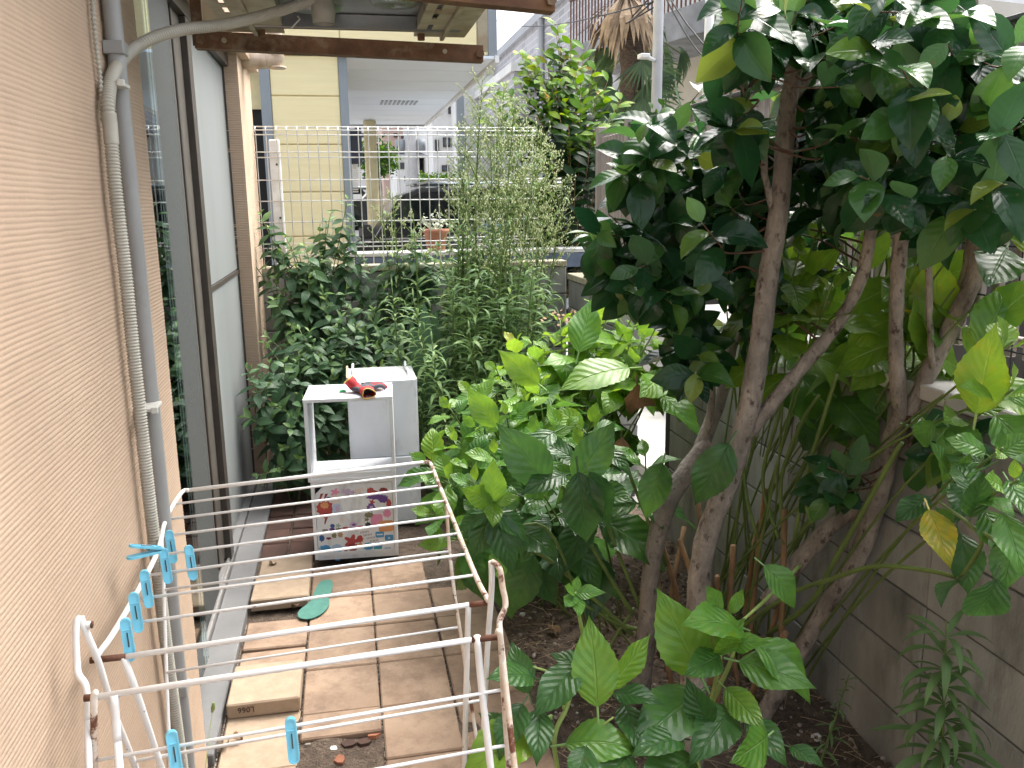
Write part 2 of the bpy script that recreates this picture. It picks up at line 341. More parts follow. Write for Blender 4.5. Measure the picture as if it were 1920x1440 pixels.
def rod(name, a, b, r, m_, parent, n=6): return MB().tube([a, b], r, n).obj(name, m_, parent, smooth=True)

# ------------------------------------------------------------------ ground
rng = random.Random(7)
def grid_ground(name, x0, x1, y0, y1, z, nx, ny, m_, amp):
    v = []; f = []
    for j in range(ny+1):
        for i in range(nx+1):
            x = x0+(x1-x0)*i/nx; y = y0+(y1-y0)*j/ny
            v.append((x, y, z+amp*noise.noise(Vector((x*3, y*3, 0)))+amp*.5*noise.noise(Vector((x*11, y*11, 3)))))
    for j in range(ny):
        for i in range(nx): k = j*(nx+1)+i; f.append((k, k+1, k+nx+2, k+nx+1))
    return link(name, meshpy(name, v, f, True), m_, kind='structure')
box_obj('ground', (-90, 120, -40, 170, -.6, -.10), M['asphalt'], kind='structure')
grid_ground('soil_bed', -.64, 1.60, -.6, 6.0, -.02, 70, 190, M['soil'], .022)
box_obj('car_park', (-8, 3.2, 6.15, 30, -.095, -.02), M['asphalt'], kind='structure')
box_obj('alley_pavement', (1.86, 9, -1, 30, -.09, -.012), M['pale_ground'], kind='structure')

# ------------------------------------------------------------------ paving
paving = thing('paving', None, None, (0, 2.6, 0), kind='structure')
grit = MB()
tile_meshes = [MB().box(-.1285, .1285, -.144, .144, -.06, 0, bev=.005).mesh('paving_tile') for _ in range(1)]
def tile(cx, cy, w, d, z, m_, rz=0):
    o = link('paving_tile', MB().box(-w/2, w/2, -d/2, d/2, -.055, 0, bev=.005).mesh('paving_tile'), m_)
    o.parent = paving; o.matrix_parent_inverse = Matrix.Translation(-base_of(paving))
    o.location = (cx, cy, z+rng.uniform(-.003, .003)); o.rotation_euler = (rng.uniform(-.012, .012), rng.uniform(-.012, .012), rz+rng.uniform(-.012, .012))
    return o
rows2 = [1.20, 1.50, 1.80, 2.10, 2.395, 2.685, 2.975, 3.28, 3.565, 3.90]
cols = [(-.220, .042), (.048, .294), (.302, .56)]
for ci, (a, b) in enumerate(cols):
    for ri in range(len(rows2)-1):
        y0, y1 = rows2[ri]+rng.uniform(.001, .004), rows2[ri+1]-rng.uniform(.001, .004)
        if ci == 0 and 2.2 < y0 < 2.5: y0 = 2.545                         # the tile missing its near half
        if ci == 0 and 1.9 < y0 < 2.2: continue
        if ci == 2 and y0 > 3.4: continue
        tile((a+b)/2, (y0+y1)/2, b-a, y1-y0, 0, M['tile'])
for y0, y1, z, mt in [(1.2, 1.5, 0, 'tile'), (1.51, 1.8, 0, 'tile'), (1.81, 2.1, 0, 'tile'), (2.11, 2.42, .0, 'tile'), (2.435, 2.74, -.012, 'tile_pale'), (2.722, 2.975, .046, 'tile_pale'), (3.0, 3.165, -.004, 'tile'), (3.18, 3.40, 0, 'tile'), (3.415, 3.52, -.05, 'tile'), (3.52, 3.765, .044, 'tile_pale'), (3.785, 4.06, .0, 'tile_pale')]:
    tile(-.348, (y0+y1)/2, .242, y1-y0, z, M[mt])
for i in range(3):
    for j in range(6):
        tile(-.42+i*.135, 4.16+j*.2, .125, .188, -.006, M['tile_red'])
# stamped figures on the edge of the raised paver
fc = bpy.data.curves.new('stamped_number', 'FONT'); fc.body = 'L066'; fc.size = .028; fc.extrude = .0006; fc.align_x = 'CENTER'
fo = bpy.data.objects.new('stamped_number', fc); COL.objects.link(fo); fo.data.materials.append(M['tile_red'])
fo.matrix_world = Matrix.Translation((-.405, 2.7205, .028)) @ Matrix.Rotation(RAD(90), 4, 'X') @ Matrix.Rotation(RAD(180), 4, 'Z') @ Matrix.Translation((0, -.004, .0))
mw = fo.matrix_world.copy(); adopt(fo, paving); fo.matrix_basis = mw
# ------------------------------------------------------------------ the house on the left
house = thing('house', 'house wall of ribbed peach stucco with a window and grey shutter panels', 'house', (-.5, 2.5, 0))
def ridged(name, Y, z0, z1, X, pitch=.0094, amp=.0013, seed=0, flip=False):
    """combed stucco: real horizontal ridges that wander a little"""
    zs = []; k = 0; z = z0
    rows = int((z1-z0)/pitch)
    prof = [(0, 0), (.16, .85), (.5, 1), (.84, .85)]
    v = []; f = []; ny = len(Y)
    for r in range(rows):
        for fr, h in prof:
            for y in Y:
                wob = .0026*noise.noise(Vector((y*2.2, (z0+r*pitch)*1.3, seed)))+.0012*noise.noise(Vector((y*13, r*.35, seed+5)))
                hh = h*amp*(.85+.5*noise.noise(Vector((y*9, r*.8, seed+9))))+.0008*noise.noise(Vector((y*2.5, r*pitch*2.5, 4)))
                v.append((X+hh, y, z0+(r+fr)*pitch+wob))
    R_ = rows*4
    for i in range(R_-1):
        for j in range(ny-1):
            a = i*ny+j; f.append((a, a+1, a+ny+1, a+ny))
    return meshpy(name, v, f, True)
Yn = [-1.5, -.8, -.2, .3, .7]+[1.0+.03*i for i in range(50)]+[2.497]
link('wall', ridged('wall', Yn, -.02, 2.76, -.5), M['stucco'], house)
box_obj('wall_core', (-.66, -.502, -1.5, 2.5, -.1, 2.76), M['stucco_smooth'], house)
link('wall', ridged('wall', [2.5+.1*i for i in range(38)], 2.545, 2.78, -.5, seed=3), M['stucco'], house)
box_obj('wall_core', (-.66, -.502, 2.503, 6.2, 2.545, 2.78), M['stucco_smooth'], house)
# pilaster: near face and outer face combed
def pil():
    Xs = [-.66+.02*i for i in range(6)]
    me = ridged('pilaster', [0+.02*i for i in range(8)], -.02, 2.545, 0, .010, .0028, 11)
    for q in me.vertices: q.co = Vector((-.69+q.co.y, 5.40-q.co.x, q.co.z))
    me.flip_normals(); return me
link('pilaster', pil(), M['stucco'], house)
link('pilaster', ridged('pilaster', [5.4+.06*i for i in range(13)], -.02, 2.545, -.55, .010, .0012, 17), M['stucco_smooth'], house)
box_obj('pilaster_core', (-.70, -.552, 5.402, 6.12, -.05, 2.545), M['stucco_smooth'], house)
# window wall
win = box_obj('window_frame', (-.70, -.60, 2.503, 5.40, 2.47, 2.544), M['dark_frame'], house)
def wp(name, b, mt, bev=.002): return box_obj(name, b, M[mt], win, bev)
wp('stile', (-.672, -.618, 3.60, 3.66, .07, 2.468), 'dark_frame'); wp('stile', (-.668, -.632, 3.662, 3.80, .07, 2.468), 'frame_mid')
wp('stile', (-.69, -.625, 3.802, 3.83, .07, 2.468), 'dark_frame'); wp('stile', (-.685, -.628, 3.832, 3.99, .06, 2.468), 'frame_mid')
wp('stile', (-.70, -.600, 3.992, 4.085, .04, 2.468), 'dark_frame')
wp('stile', (-.72, -.66, 2.52, 2.58, .07, 2.468), 'dark_frame')
for k in range(4): wp('track', (-.70+.027*k, -.69+.027*k, 2.505, 4.0, .035, .068-.006*k), 'alu', .001)
wp('track_bed', (-.72, -.601, 2.504, 4.09, -.02, .034), 'alu')
gl = bpy.data.materials.new('pane_glass'); gl.use_nodes = True; t = gl.node_tree; t.nodes.remove(t.nodes['Principled BSDF'])
g1 = _n(t, 'ShaderNodeBsdfGlossy'); g1.inputs['Roughness'].default_value = .01; g1.inputs[0].default_value = (.9, .95, .95, 1)
g2 = _n(t, 'ShaderNodeBsdfTransparent'); g2.inputs[0].default_value = (.90, .94, .94, 1)
fr = _n(t, 'ShaderNodeFresnel'); fr.inputs[0].default_value = 1.55; gm = _n(t, 'ShaderNodeMixShader')
t.links.new(fr.outputs[0], gm.inputs[0]); t.links.new(g2.outputs[0], gm.inputs[1]); t.links.new(g1.outputs[0], gm.inputs[2]); t.links.new(gm.outputs[0], t.nodes['Material Output'].inputs[0])
M['pane_glass'] = gl
wp('glass_pane', (-.566, -.562, 2.506, 3.02, .075, 2.465), 'pane_glass', 0)
sc = MB()
for i in range(150):
    y = 3.035+i*.0037; sc.box(-.6005, -.5995, y, y+.0019, .075, 2.465)
scr = sc.obj('insect_screen', M['screen'], win); scr['kind'] = 'stuff'
wp('screen_stile', (-.606, -.59, 3.018, 3.034, .07, 2.468), 'frame_mid'); wp('glass_pane', (-.656, -.652, 3.02, 3.6, .075, 2.465), 'pane_glass', 0)
# shutter panels
pm = ((4.088, 5.395, .03, 1.285), (4.088, 5.395, 1.312, 2.468))
for y0, y1, z0, z1 in pm: box_obj('shutter_panel', (-.70, -.636, y0, y1, z0, z1), M['panel'], house, .003)
box_obj('panel_rail', (-.69, -.628, 4.088, 5.395, 1.287, 1.310), M['dark_frame'], house)
box_obj('panel_trim', (-.69, -.625, 5.397, 5.41, .03, 2.468), M['dark_frame'], house)
box_obj('threshold', (-.598, -.484, 2.51, 5.9, -.06, .012), M['sill'], house, .004)
box_obj('threshold_step', (-.72, -.6, 4.092, 5.398, -.06, .026), M['sill'], house)
room = MB().box(-3.6, -3.5, -1.5, 6.2, -.1, 2.78).box(-3.6, -.67, -1.6, -1.5, -.1, 2.78).box(-3.6, -.70, 6.05, 6.15, -.1, 2.78).box(-3.5, -.73, -1.5, 6.05, -.1, .03).obj('room_wall', M['room'], house)
box_obj('roof_slab', (-3.7, .22, -1.6, 2.09, 2.80, 2.96), M['soffit'], house); box_obj('roof_slab', (-3.7, -.45, 3.26, 6.2, 2.80, 2.96), M['soffit'], house)
box_obj('balcony_slab', (-3.7, .74, 2.1, 3.25, 2.80, 2.96), M['soffit'], house)
# curtain hanging behind the pane
v = []; f = []
cy = [2.53+.018*i for i in range(56)]
for y in cy:
    x = (-.580 if y < 3.01 else -.622)+.007*math.sin(y*38)+.004*math.sin(y*91)
    sl_ = 0 if y > 2.72 else .0
    v += [(x, y, .42), (x*1.0, y, 2.44)]
for i in range(len(cy)-1): f.append((2*i, 2*i+2, 2*i+3, 2*i+1))
cu = link('curtain', meshpy('curtain', v, f, True), M['curtain']); sm = cu.modifiers.new('thick', 'SOLIDIFY'); sm.thickness = .002
tag(cu, 'pale blue curtain hanging behind the window glass', 'curtain')

# drain pipe, corrugated hose
XP = -.476
dp = thing('drain_pipe', 'straight grey plastic pipe running down the stucco wall beside the ribbed hose', 'pipe', onX(352, 1440, XP))
pth = [onX(205, -30, XP), onX(352, 1440, XP)]
ex = pth[1]+(pth[1]-pth[0]).normalized()*.25
MB().tube([pth[0]+Vector((0, 0, .5)), pth[0], pth[1], ex], .0195, 16).obj('pipe', M['grey_pvc'], dp, True)
for py in (72, 1262):
    c = pth[0].lerp(pth[1], (py+30)/1470.)
    MB().box(c.x-.022, c.x+.0215, c.y-.026, c.y+.022, c.z-.014, c.z+.014, bev=.002).obj('clamp', M['grey_pvc'], dp)
hz = thing('corrugated_hose', 'ribbed beige drain hose curving from the air conditioner down the wall', 'hose', onX(350, 1440, -.474))
XH = -.474
hp = [onY(604, -14, 2.62), onY(560, 8, 2.58), onY(500, 27, 2.53), onY(420, 46, 2.45), onY(345, 55, 2.37), onY(285, 72, 2.30), onY(240, 100, 2.24), onX(212, 140, XH), onX(203, 190, XH), onX(207, 240, XH)]
hp2 = [onX(x, y, XH) for x, y in ((214, 330), (224, 420), (236, 520), (248, 640), (261, 760), (276, 900), (292, 1040), (308, 1180), (326, 1320), (342, 1440))]
hp2.append(hp2[-1]*2-hp2[-2])
path = smooth_path(hp+hp2, 40)
# resample at the rib pitch
def resample(P, step):
    out = [P[0]]; acc = 0
    for a, b in zip(P, P[1:]):
        l = (b-a).length
        while acc+l >= step:
            tt = (step-acc)/l; a = a.lerp(b, tt); out.append(a); l = (b-a).length; acc = 0
        acc += l
    return out
pr_ = resample(path, .00175)
rr = []
tot = len(pr_)
for i, p in enumerate(pr_):
    x_, y_ = pix(p); up = max(0, min(1, (330-y_)/200)) if x_ < 330 else 1
    base = .0130
    smooth_seg = (212 < y_ < 268 and x_ < 260) or (x_ > 555)
    rr.append((.0150 if smooth_seg else base+(.0018 if i % 4 in (0, 1) else -.0006)))
MB().tube(pr_, rr, 12).obj('hose', M['hose'], hz, True)
for (x, y) in ((208, 158), (272, 765)):
    c = onX(x, y, -.478)
    MB().box(c.x-.022, c.x+.028, c.y-.03, c.y+.05, c.z-.004, c.z+.004, bev=.001).obj('cable_tie', M['tie'], hz)
    MB().box(c.x+.02, c.x+.034, c.y-.034, c.y-.022, c.z-.007, c.z+.007, bev=.001).obj('cable_tie', M['tie'], hz)
MB().tube([onY(558, 30, 2.56), onY(562, 36, 2.56), onY(547, 52, 2.54)], .0022, 6).obj('cable_tie', M['tie'], hz)
cd = [onX(x, y, -.488) for x, y in ((172, -20), (176, 40), (181, 90), (188, 150), (193, 230))]
P2 = resample(smooth_path(cd, 20), .002)
tag(MB().tube(P2, [.0045+.0016*math.sin(i*1.3) for i in range(len(P2))], 8).obj('cord', M['hose'], None, True), 'short twisted beige cord stuck to the wall by the pipe top', 'cord')

# ------------------------------------------------------------------ outdoor unit hung overhead on rusty bars
br = thing('hanging_bracket', 'rusty steel hanging frame with bolted bars and slotted channels under the outdoor unit', 'bracket', (0.03, 2.7, 2.2))
def angle_bar(p0, p1, mt, hgt=.052, dep=.045):
    p0, p1 = Vector(p0), Vector(p1); d = (p1-p0).normalized(); u = Vector((0, 0, 1)); s_ = d.cross(u).normalized()
    M4 = Matrix((d, s_, u)).transposed().to_4x4(); M4.translation = p0; l = (p1-p0).length
    b = MB().box(0, l, 0, .005, 0, hgt, M4).box(0, l, -dep, 0, 0, .005, M4)
    return b, M4, l
YF, YN = 3.0, 2.30
A = onY(366, 90, YF); B = onY(906, 116, YF)
A2 = onY(366, 90, YF); zf = A2.z
Cn = onY(1040, 22, YN)
Bn = onY(560, -2, YN)
dn = (B-A)
near0 = Cn-dn*1.02-Vector((0, 0, -.035))
for p0, p1 in ((A, onY(906, 116, YF)), (near0, Cn)):
    b, M4, l = angle_bar(p0, p1, 'rust')
    bar = b.obj('bar', M['rust'], br)
    for xx in (.03, l-.0):
        q = M4 @ Vector((xx-.012, 0, .024))
        MB().tube([q+Vector((0, .012, 0)), q-Vector((0, .02, 0))], [.016, .014], 6).obj('bolt', M['rust'], bar)
    for xx in (.09, l-.13):
        q = M4 @ Vector((xx, 0, .026)); MB().tube([q+Vector((0, .008, 0)), q-Vector((0, .011, 0))], .008, 8).obj('rivet', M['galv'], bar)
for x, y, Y in ((369, 40, YF), (905, 60, YF)):
    c = onY(x, y, YF+.02); MB().box(c.x-.017, c.x+.017, c.y-.003, c.y+.003, A.z+.01, 2.80).box(c.x-.017, c.x-.012, c.y, c.y+.03, A.z+.02, 2.80).obj('hanger', M['galv' if x > 500 else 'rust'], br)
for x in (Cn.x-.015, near0.x+.02): MB().box(x-.017, x+.017, YN+.02, YN+.026, Cn.z+.01, 2.80).obj('hanger', M['galv'], br)
def channel(xa, xb, za):
    """slotted rail between the two bars: pieces round two slots"""
    x0, x1 = xa; b = MB(); z0, z1 = za, za+.004
    ys = [YN+.005, 2.52, 2.60, 2.64, 2.72, 2.80, 2.88, YF-.002]
    s0, s1 = x0+.030, x0+.046
    b.box(x0, s0, YN+.005, YF-.002, z0, z1).box(s1, x1, YN+.005, YF-.002, z0, z1)
    for k in (0, 2, 4, 6): b.box(s0, s1, ys[k], ys[k+1], z0, z1)
    b.box(x0, x0+.003, YN+.005, YF-.002, z1, z1+.03)
    xm = x0+.085
    b.box(xm, xm+.012, YN+.005, YF-.002, z0-.012, z0-.0005).box(x1-.003, x1, YN+.005, YF-.002, z1, z1+.03)
    return b.obj('channel', M['galv'], br)
channel((.262, .43), None, A.z+.050); channel((-.33, -.15), None, A.z+.050)
for x, y in ((490, 52), (790, 83)):
    c = onY(x, y, YF-.05); MB().tube([Vector((c.x, c.y, A.z+.03)), Vector((c.x, c.y, A.z+.075))], .012, 6).obj('bolt', M['rust'], br)
ac = thing('outdoor_unit', 'underside of an air conditioner outdoor unit hanging overhead', 'air conditioner', (.03, 2.62, A.z+.09))
za = A.z+.09
pan = MB().box(-.30, .40, 2.38, 2.90, za, za+.02, bev=.008).obj('base_pan', M['ac_pan'], ac)
for xx, yy, sx, sy in ((.18, 2.66, .075, .09), (-.06, 2.55, .12, .1), (-.05, 2.78, .09, .05), (.28, 2.5, .05, .06)):
    prof = [(1.0, 0), (.86, -.014), (.5, -.017), (.16, -.017), (.12, -.006), (0, -.006)]
    b = MB().lathe(prof, 24); b.v = [(xx+p[0]*sx, yy+p[1]*sy, za+p[2]) for p in b.v]
    b.obj('embossed_boss', M['ac_pan'], pan, True)
MB().box(-.30, .40, 2.872, 2.90, za-.045, za-.0005, bev=.003).obj('pan_rim', M['ac_pan'], pan)
MB().box(-.30, .40, 2.38, 2.39, za-.03, za-.0005, bev=.003).obj('pan_rim', M['ac_pan'], pan)
MB().box(-.302, .402, 2.385, 2.895, za+.021, za+.47, bev=.01).obj('casing', M['ac_body'], ac)
c = onY(604, -14, 2.62); MB().lathe([(.03, -.03), (.034, .0), (.03, .03), (.02, .05)], 16, (c.x, c.y, za-.05)).obj('drain_spout', M['hose'], ac, True)
lab = MB().box(-.5+.03, -.36, 2.44, 2.62, 2.40, 2.402).obj('tag_plate', M['edge_wood'], br)
# vent elbow on the pilaster
ve = thing('vent_elbow', 'cream plastic pipe elbow sticking out of the wall end', 'pipe', onY(490, 115, 5.7))
c0 = onY(478, 113, 5.7); c1 = onY(516, 112, 5.7)
MB().tube([c0-Vector((.15, 0, 0)), c0, c0+(c1-c0)*.55], .052, 16).obj('collar', M['cream_pvc'], ve, True)
MB().tube(smooth_path([c0+(c1-c0)*.4, c1, c1+Vector((.01, 0, .06)), c1+Vector((-.005, 0, .25))], 5), .045, 16).obj('elbow', M['cream_pvc'], ve, True)
MB().tube([c1+Vector((.012, 0, -.052)), c1+Vector((.012, 0, -.04))], .05, 16).obj('collar', M['cream_pvc'], ve, True)

# ------------------------------------------------------------------ concrete block walls
def block_wall(name, label, o0, d, n_blocks, courses, thick, bl=.39, bh=.20, z0=-.06, capm='cap', capw=None, first_cut=0, group=None):
    o0 = Vector(o0); d = Vector(d).normalized(); s_ = Vector((0, 0, 1)).cross(d)
    th = thing(name, label, 'wall', o0, group)
    M4 = Matrix((d, s_, Vector((0, 0, 1)))).transposed().to_4x4(); M4.translation = o0
    l = n_blocks*bl
    MB().box(.003, l-.003, .006, thick-.006, z0-.2, z0+courses*bh-.004, M4).obj('mortar_core', M['mortar'], th)
    bmesh_ = MB().box(.0035, bl-.0035, 0, thick, .0035, bh-.0035, bev=.004).mesh('block')
    bmesh_.materials.append(M['concrete'])
    for i in range(n_blocks):
        for k in range(courses):
            o = link('block', bmesh_, None, th)
            o.matrix_basis = M4 @ Matrix.Translation((i*bl, rng.uniform(-.0015, .0015), z0+k*bh))
    z = z0+courses*bh
    cw = capw or thick+.02
    for i in range(n_blocks):
        MB().box(i*bl+.002, (i+1)*bl-.002, -.006, cw, z+.001, z+.05, M4, bev=.004).obj('cap_stone', M[capm], th)
    return th
# d such that the front face (s_=0) looks into the garden
block_wall('block_wall', 'grey concrete block wall with a pale cap along the right of the planting bed', (1.57, 3.94, 0), (0, -1, 0), 11, 6, -.24, capm='cap', capw=-.01) if False else None
def side_wall(y0, n, label, capm, capw):
    # runs along +Y at X=1.57, block face towards -X
    th = thing('block_wall', label, 'wall', (1.57, y0, 0))
    bl, bh, z0, cs = .395, .195, -.03, 6
    MB().box(1.576, 1.69, y0+.003, y0+n*bl-.003, -.3, z0+cs*bh-.004).obj('mortar_core', M['mortar'], th)
    me = MB().box(0, .13, .002, bl-.002, .0035, bh-.0035, bev=.0035).mesh('block'); me.materials.append(M['concrete'])
    for i in range(n):
        for k in range(cs):
            o = link('block', me, None, th); o.location = (1.57+rng.uniform(-.002, .002), y0+i*bl, z0+k*bh)
    z = z0+cs*bh
    for i in range(n): MB().box(1.562, 1.57+capw, y0+i*bl+.002, y0+(i+1)*bl-.002, z+.001, z+.045, bev=.004).obj('cap_stone', M[capm], th)
    return th
side_wall(.015+.395*1-.02, 9, 'grey concrete block wall with a pale cap along the right of the planting bed', 'cap', .27)
side_wall(4.78, 3, 'short length of block wall running to the back corner by the gap', 'cap_mossy', .2)
bw = thing('block_wall', 'dark concrete block wall at the back of the garden under the white mesh fence', 'wall', (.5, 6.0, 0))
me = MB().box(.004, .391, 0, .13, .004, .191, bev=.005).mesh('block'); me.materials.append(M['concrete'])
MB().box(-.7, 1.568, 6.006, 6.12, -.3, 1.24).obj('mortar_core', M['mortar'], bw)
for i in range(6):
    for k in range(6):
        o = link('block', me, None, bw); o.location = (-.8+i*.395, 6.0+rng.uniform(-.002, .002), .06+k*.195)
for i in range(6): MB().box(-.8+i*.395+.002, -.8+(i+1)*.395-.002, 5.985, 6.15, 1.233, 1.272, bev=.004).obj('cap_stone', M['cap_mossy'], bw)
box_obj('plinth', (-.8, 1.568, 6.001, 6.12, -.3, .058), M['concrete'], bw)
# dark post and pale wall seen through the gap
tag(MB().box(1.60, 1.68, 4.00, 4.08, -.05, 1.1, bev=.004).obj('gate_post', M['dark_siding'], None), 'dark square post standing in the gap of the block wall', 'post')
ww = thing('low_wall', 'white mottled low wall seen through the gap beyond the dark post', 'wall', (2.7, 6.5, 0))
for i in range(4): MB().box(2.62, 2.72, 5.0+i*.8, 5.8+i*.8-.006, -.05, .74, bev=.004).obj('panel', M['cap'], ww)

# ------------------------------------------------------------------ picket fence on the right
pf = thing('picket_fence', 'brown metal picket fence standing on the block wall at the right', 'fence', (1.84, 3, 1.18))
XF = 1.80
pme = MB().box(-.011, .011, -.014, .014, 0, 1, bev=.003).mesh('picket'); pme.materials.append(M['fence_brown'])
y = 1.0
while y < 5.95:
    o = link('picket', pme, None, pf); o.location = (XF, y, 1.26); o.scale = (1, 1, .86); y += .0685
for z, h in ((2.135, .03), (1.30, .025)): MB().box(XF+.016, XF+.045, .9, 5.98, z-h/2, z+h/2, bev=.003).obj('rail', M['fence_brown'], pf)
MB().box(XF-.025, XF+.03, .9, 5.3, 2.152, 2.168, bev=.003).obj('top_rail', M['fence_dark'], pf)
for yy in (1.1, 2.9, 5.32, 5.95):
    MB().box(XF-.03, XF+.03, yy-.03, yy+.03, 1.19, 2.19, bev=.004).obj('post', M['fence_brown'], pf)
tw = thing('wire_trellis', 'thin dark wire lattice fixed in front of the brown picket fence', 'trellis', (1.76, 2.2, 1.2))
for z in (1.28, 1.42, 1.56, 1.70): rod('wire', (XF-.04, 1.0, z), (XF-.04, 3.4, z+.01), .0028, M['cable'], tw, 5)
for k in range(9): rod('wire', (XF-.037, 1.2+k*.26, 1.22), (XF-.037, 1.2+k*.26, 1.72), .0025, M['cable'], tw, 5)
ds = thing('neighbour_shed', 'dark board wall of a shed behind the brown picket fence', 'shed', (4.2, 4, 0))
for k in range(31): MB().box(4.2+(.008 if k % 2 else 0), 4.28, -.5+k*.34, -.5+k*.34+.332, -.05, 2.6, bev=.004).obj('board', M['dark_siding'], ds)
box_obj('roof', (4.1, 5.6, -.6, 10.2, 2.602, 2.66), M['roof_dark'], ds)

# ------------------------------------------------------------------ white mesh fence at the back
mf = thing('mesh_fence', 'white welded wire mesh fence on the back wall in front of the yellow house', 'fence', (.5, 6.06, 1.27))
YM = 6.06
zt = onY(640, 238, YM).z
for yy in (238, 253, 285, 295, 337, 376, 415, 455, 463, 477):
    z = onY(640, yy, YM).z; rod('wire', (-.62, YM, z), (1.36, YM, z), .0040, M['white_wire'], mf, 5)
z = onY(640, 245, YM).z; rod('wire', (-.62, YM-.035, z), (1.36, YM-.035, z), .0036, M['white_wire'], mf, 5)
for k in range(30):
    x = -.60+k*.0667
    MB().tube([(x, YM-.004, 1.28), (x, YM-.004, zt-.05), (x, YM-.038, zt-.028), (x, YM-.004, zt)], .0036, 5).obj('wire', M['white_wire'], mf, True)
for x in (-.42,):
    MB().box(x-.035, x+.035, YM+.012, YM+.05, 1.15, zt-.08, bev=.006).obj('post', M['white_wire'], mf)
    for zz in (1.6, 1.95): MB().tube([(x+.01, YM-.0, zz), (x+.01, YM+.02, zz)], .008, 8).obj('bolt', M['spring'], mf)

# ------------------------------------------------------------------ yellow neighbour house
yh = thing('yellow_house', 'pale yellow sided house with grey trim and a white soffit over its parking bay', 'house', (0, 9, 0))
YY = 9.0
lx = lambda x, y: onY(x, y, YY)
xl, xr = -.62, .035
zb = [.05, .62, 1.02, 1.42, 1.845, 2.30, 2.745, 3.10]
zb = [-.05, .30, .72, 1.14, 1.56, 1.985, 2.41, 2.83, 3.26]
zb = [onY(580, yy, YY).z for yy in (620, 530, 443, 360, 271, 180, 85)]
zb[-1] = 3.10
zb = [-.1]+zb
for a, b in zip(zb, zb[1:]): MB().box(xl, xr, YY, YY+.03, a+.006, b-.006, bev=.006).obj('siding_panel', M['siding'], yh)
box_obj('wall', (xl+.002, xr, YY+.02, YY+1.6, -.1, 3.08), M['yellow_paint'], yh)
box_obj('corner_trim', (xr+.002, xr+.085, YY-.012, YY+.06, -.1, 3.09), M['grey_trim'], yh)
box_obj('corner_trim', (xl-.10, xl-.002, YY-.012, YY+.06, -.1, 3.09), M['grey_trim'], yh)
box_obj('doorway', (-1.6, xl-.102, YY+.3, YY+.4, -.1, 2.62), M['black'], yh)  # flat black sheet stands for the shade inside the opening
box_obj('wall', (-3, xl-.104, YY+.25, YY+.295, 2.62, 3.09), M['yellow_paint'], yh)
# upper storey above the soffit
for a, b in zip([3.12, 3.56, 4.0, 4.44, 4.88], [3.56, 4.0, 4.44, 4.88, 5.6]):
    MB().box(-3, .06, YY-.06, YY-.03, a+.004, b-.004, bev=.006).obj('siding_panel', M['siding'], yh)
    MB().box(.066, 1.52, YY-.06, YY-.03, a+.004, b-.004, bev=.006).obj('siding_panel', M['siding'], yh)
box_obj('wall', (-3, 1.60, YY-.03, 16.5, 3.12, 5.6), M['yellow_paint'], yh)
box_obj('corner_trim', (1.522, 1.61, YY-.075, YY+.03, 3.10, 5.6), M['grey_trim'], yh)
for k in range(9): MB().box(xr+.0, 1.58, 8.92+k*.845, 8.92+(k+1)*.845-.012, 3.085, 3.115, bev=.003).obj('soffit_board', M['soffit'], yh)
box_obj('fascia', (1.585, 1.625, 8.9, 16.55, 3.05, 3.118), M['white_wall'], yh); box_obj('fascia', (.05, 1.62, 16.5, 16.55, 3.05, 3.118), M['grey_wall'], yh)
vg = MB()
for k in range(9): vg.box(.62+k*.06, .65+k*.06, 12.6, 13.1, 3.074, 3.083)
vg.obj('soffit_vent', M['grey_wall'], yh)
cpx = onZ(690, 236, 3.06)
MB().tube([(cpx.x, 15.6, 3.07), (cpx.x, 15.6, -.1)], .11, 14).obj('column', M['yellow_paint'], yh, True)
box_obj('wall', (.04, .12, YY+.35, 11.6, -.1, 3.08), M['yellow_paint'], yh)
# meter box and louvre
c = onY(662, 275, 10.2)
nb = thing('meter_box', 'dark blue meter box on the side of the yellow house', 'box', (c.x, 10.2, c.z))
hh = 30/1600*10.2
MB().box(c.x-.105, c.x+.1, 10.1, 10.3, c.z-hh, c.z+hh, bev=.02).obj('case', M['navy_box'], nb); MB().box(c.x-.1, c.x-.02, 10.08, 10.099, c.z-hh, c.z+hh-.03).obj('hinge_plate', M['black'], nb)
lv = thing('louvre', 'white slatted louvre panel below the dark meter box', 'louvre', onY(664, 335, 11))
for k in range(13):
    c = onY(665, 309+k*4.2, 11); MB().box(c.x-.05, c.x+.045, 10.98, 11.0, c.z-.009, c.z+.009).obj('slat', M['white_wall'], lv)

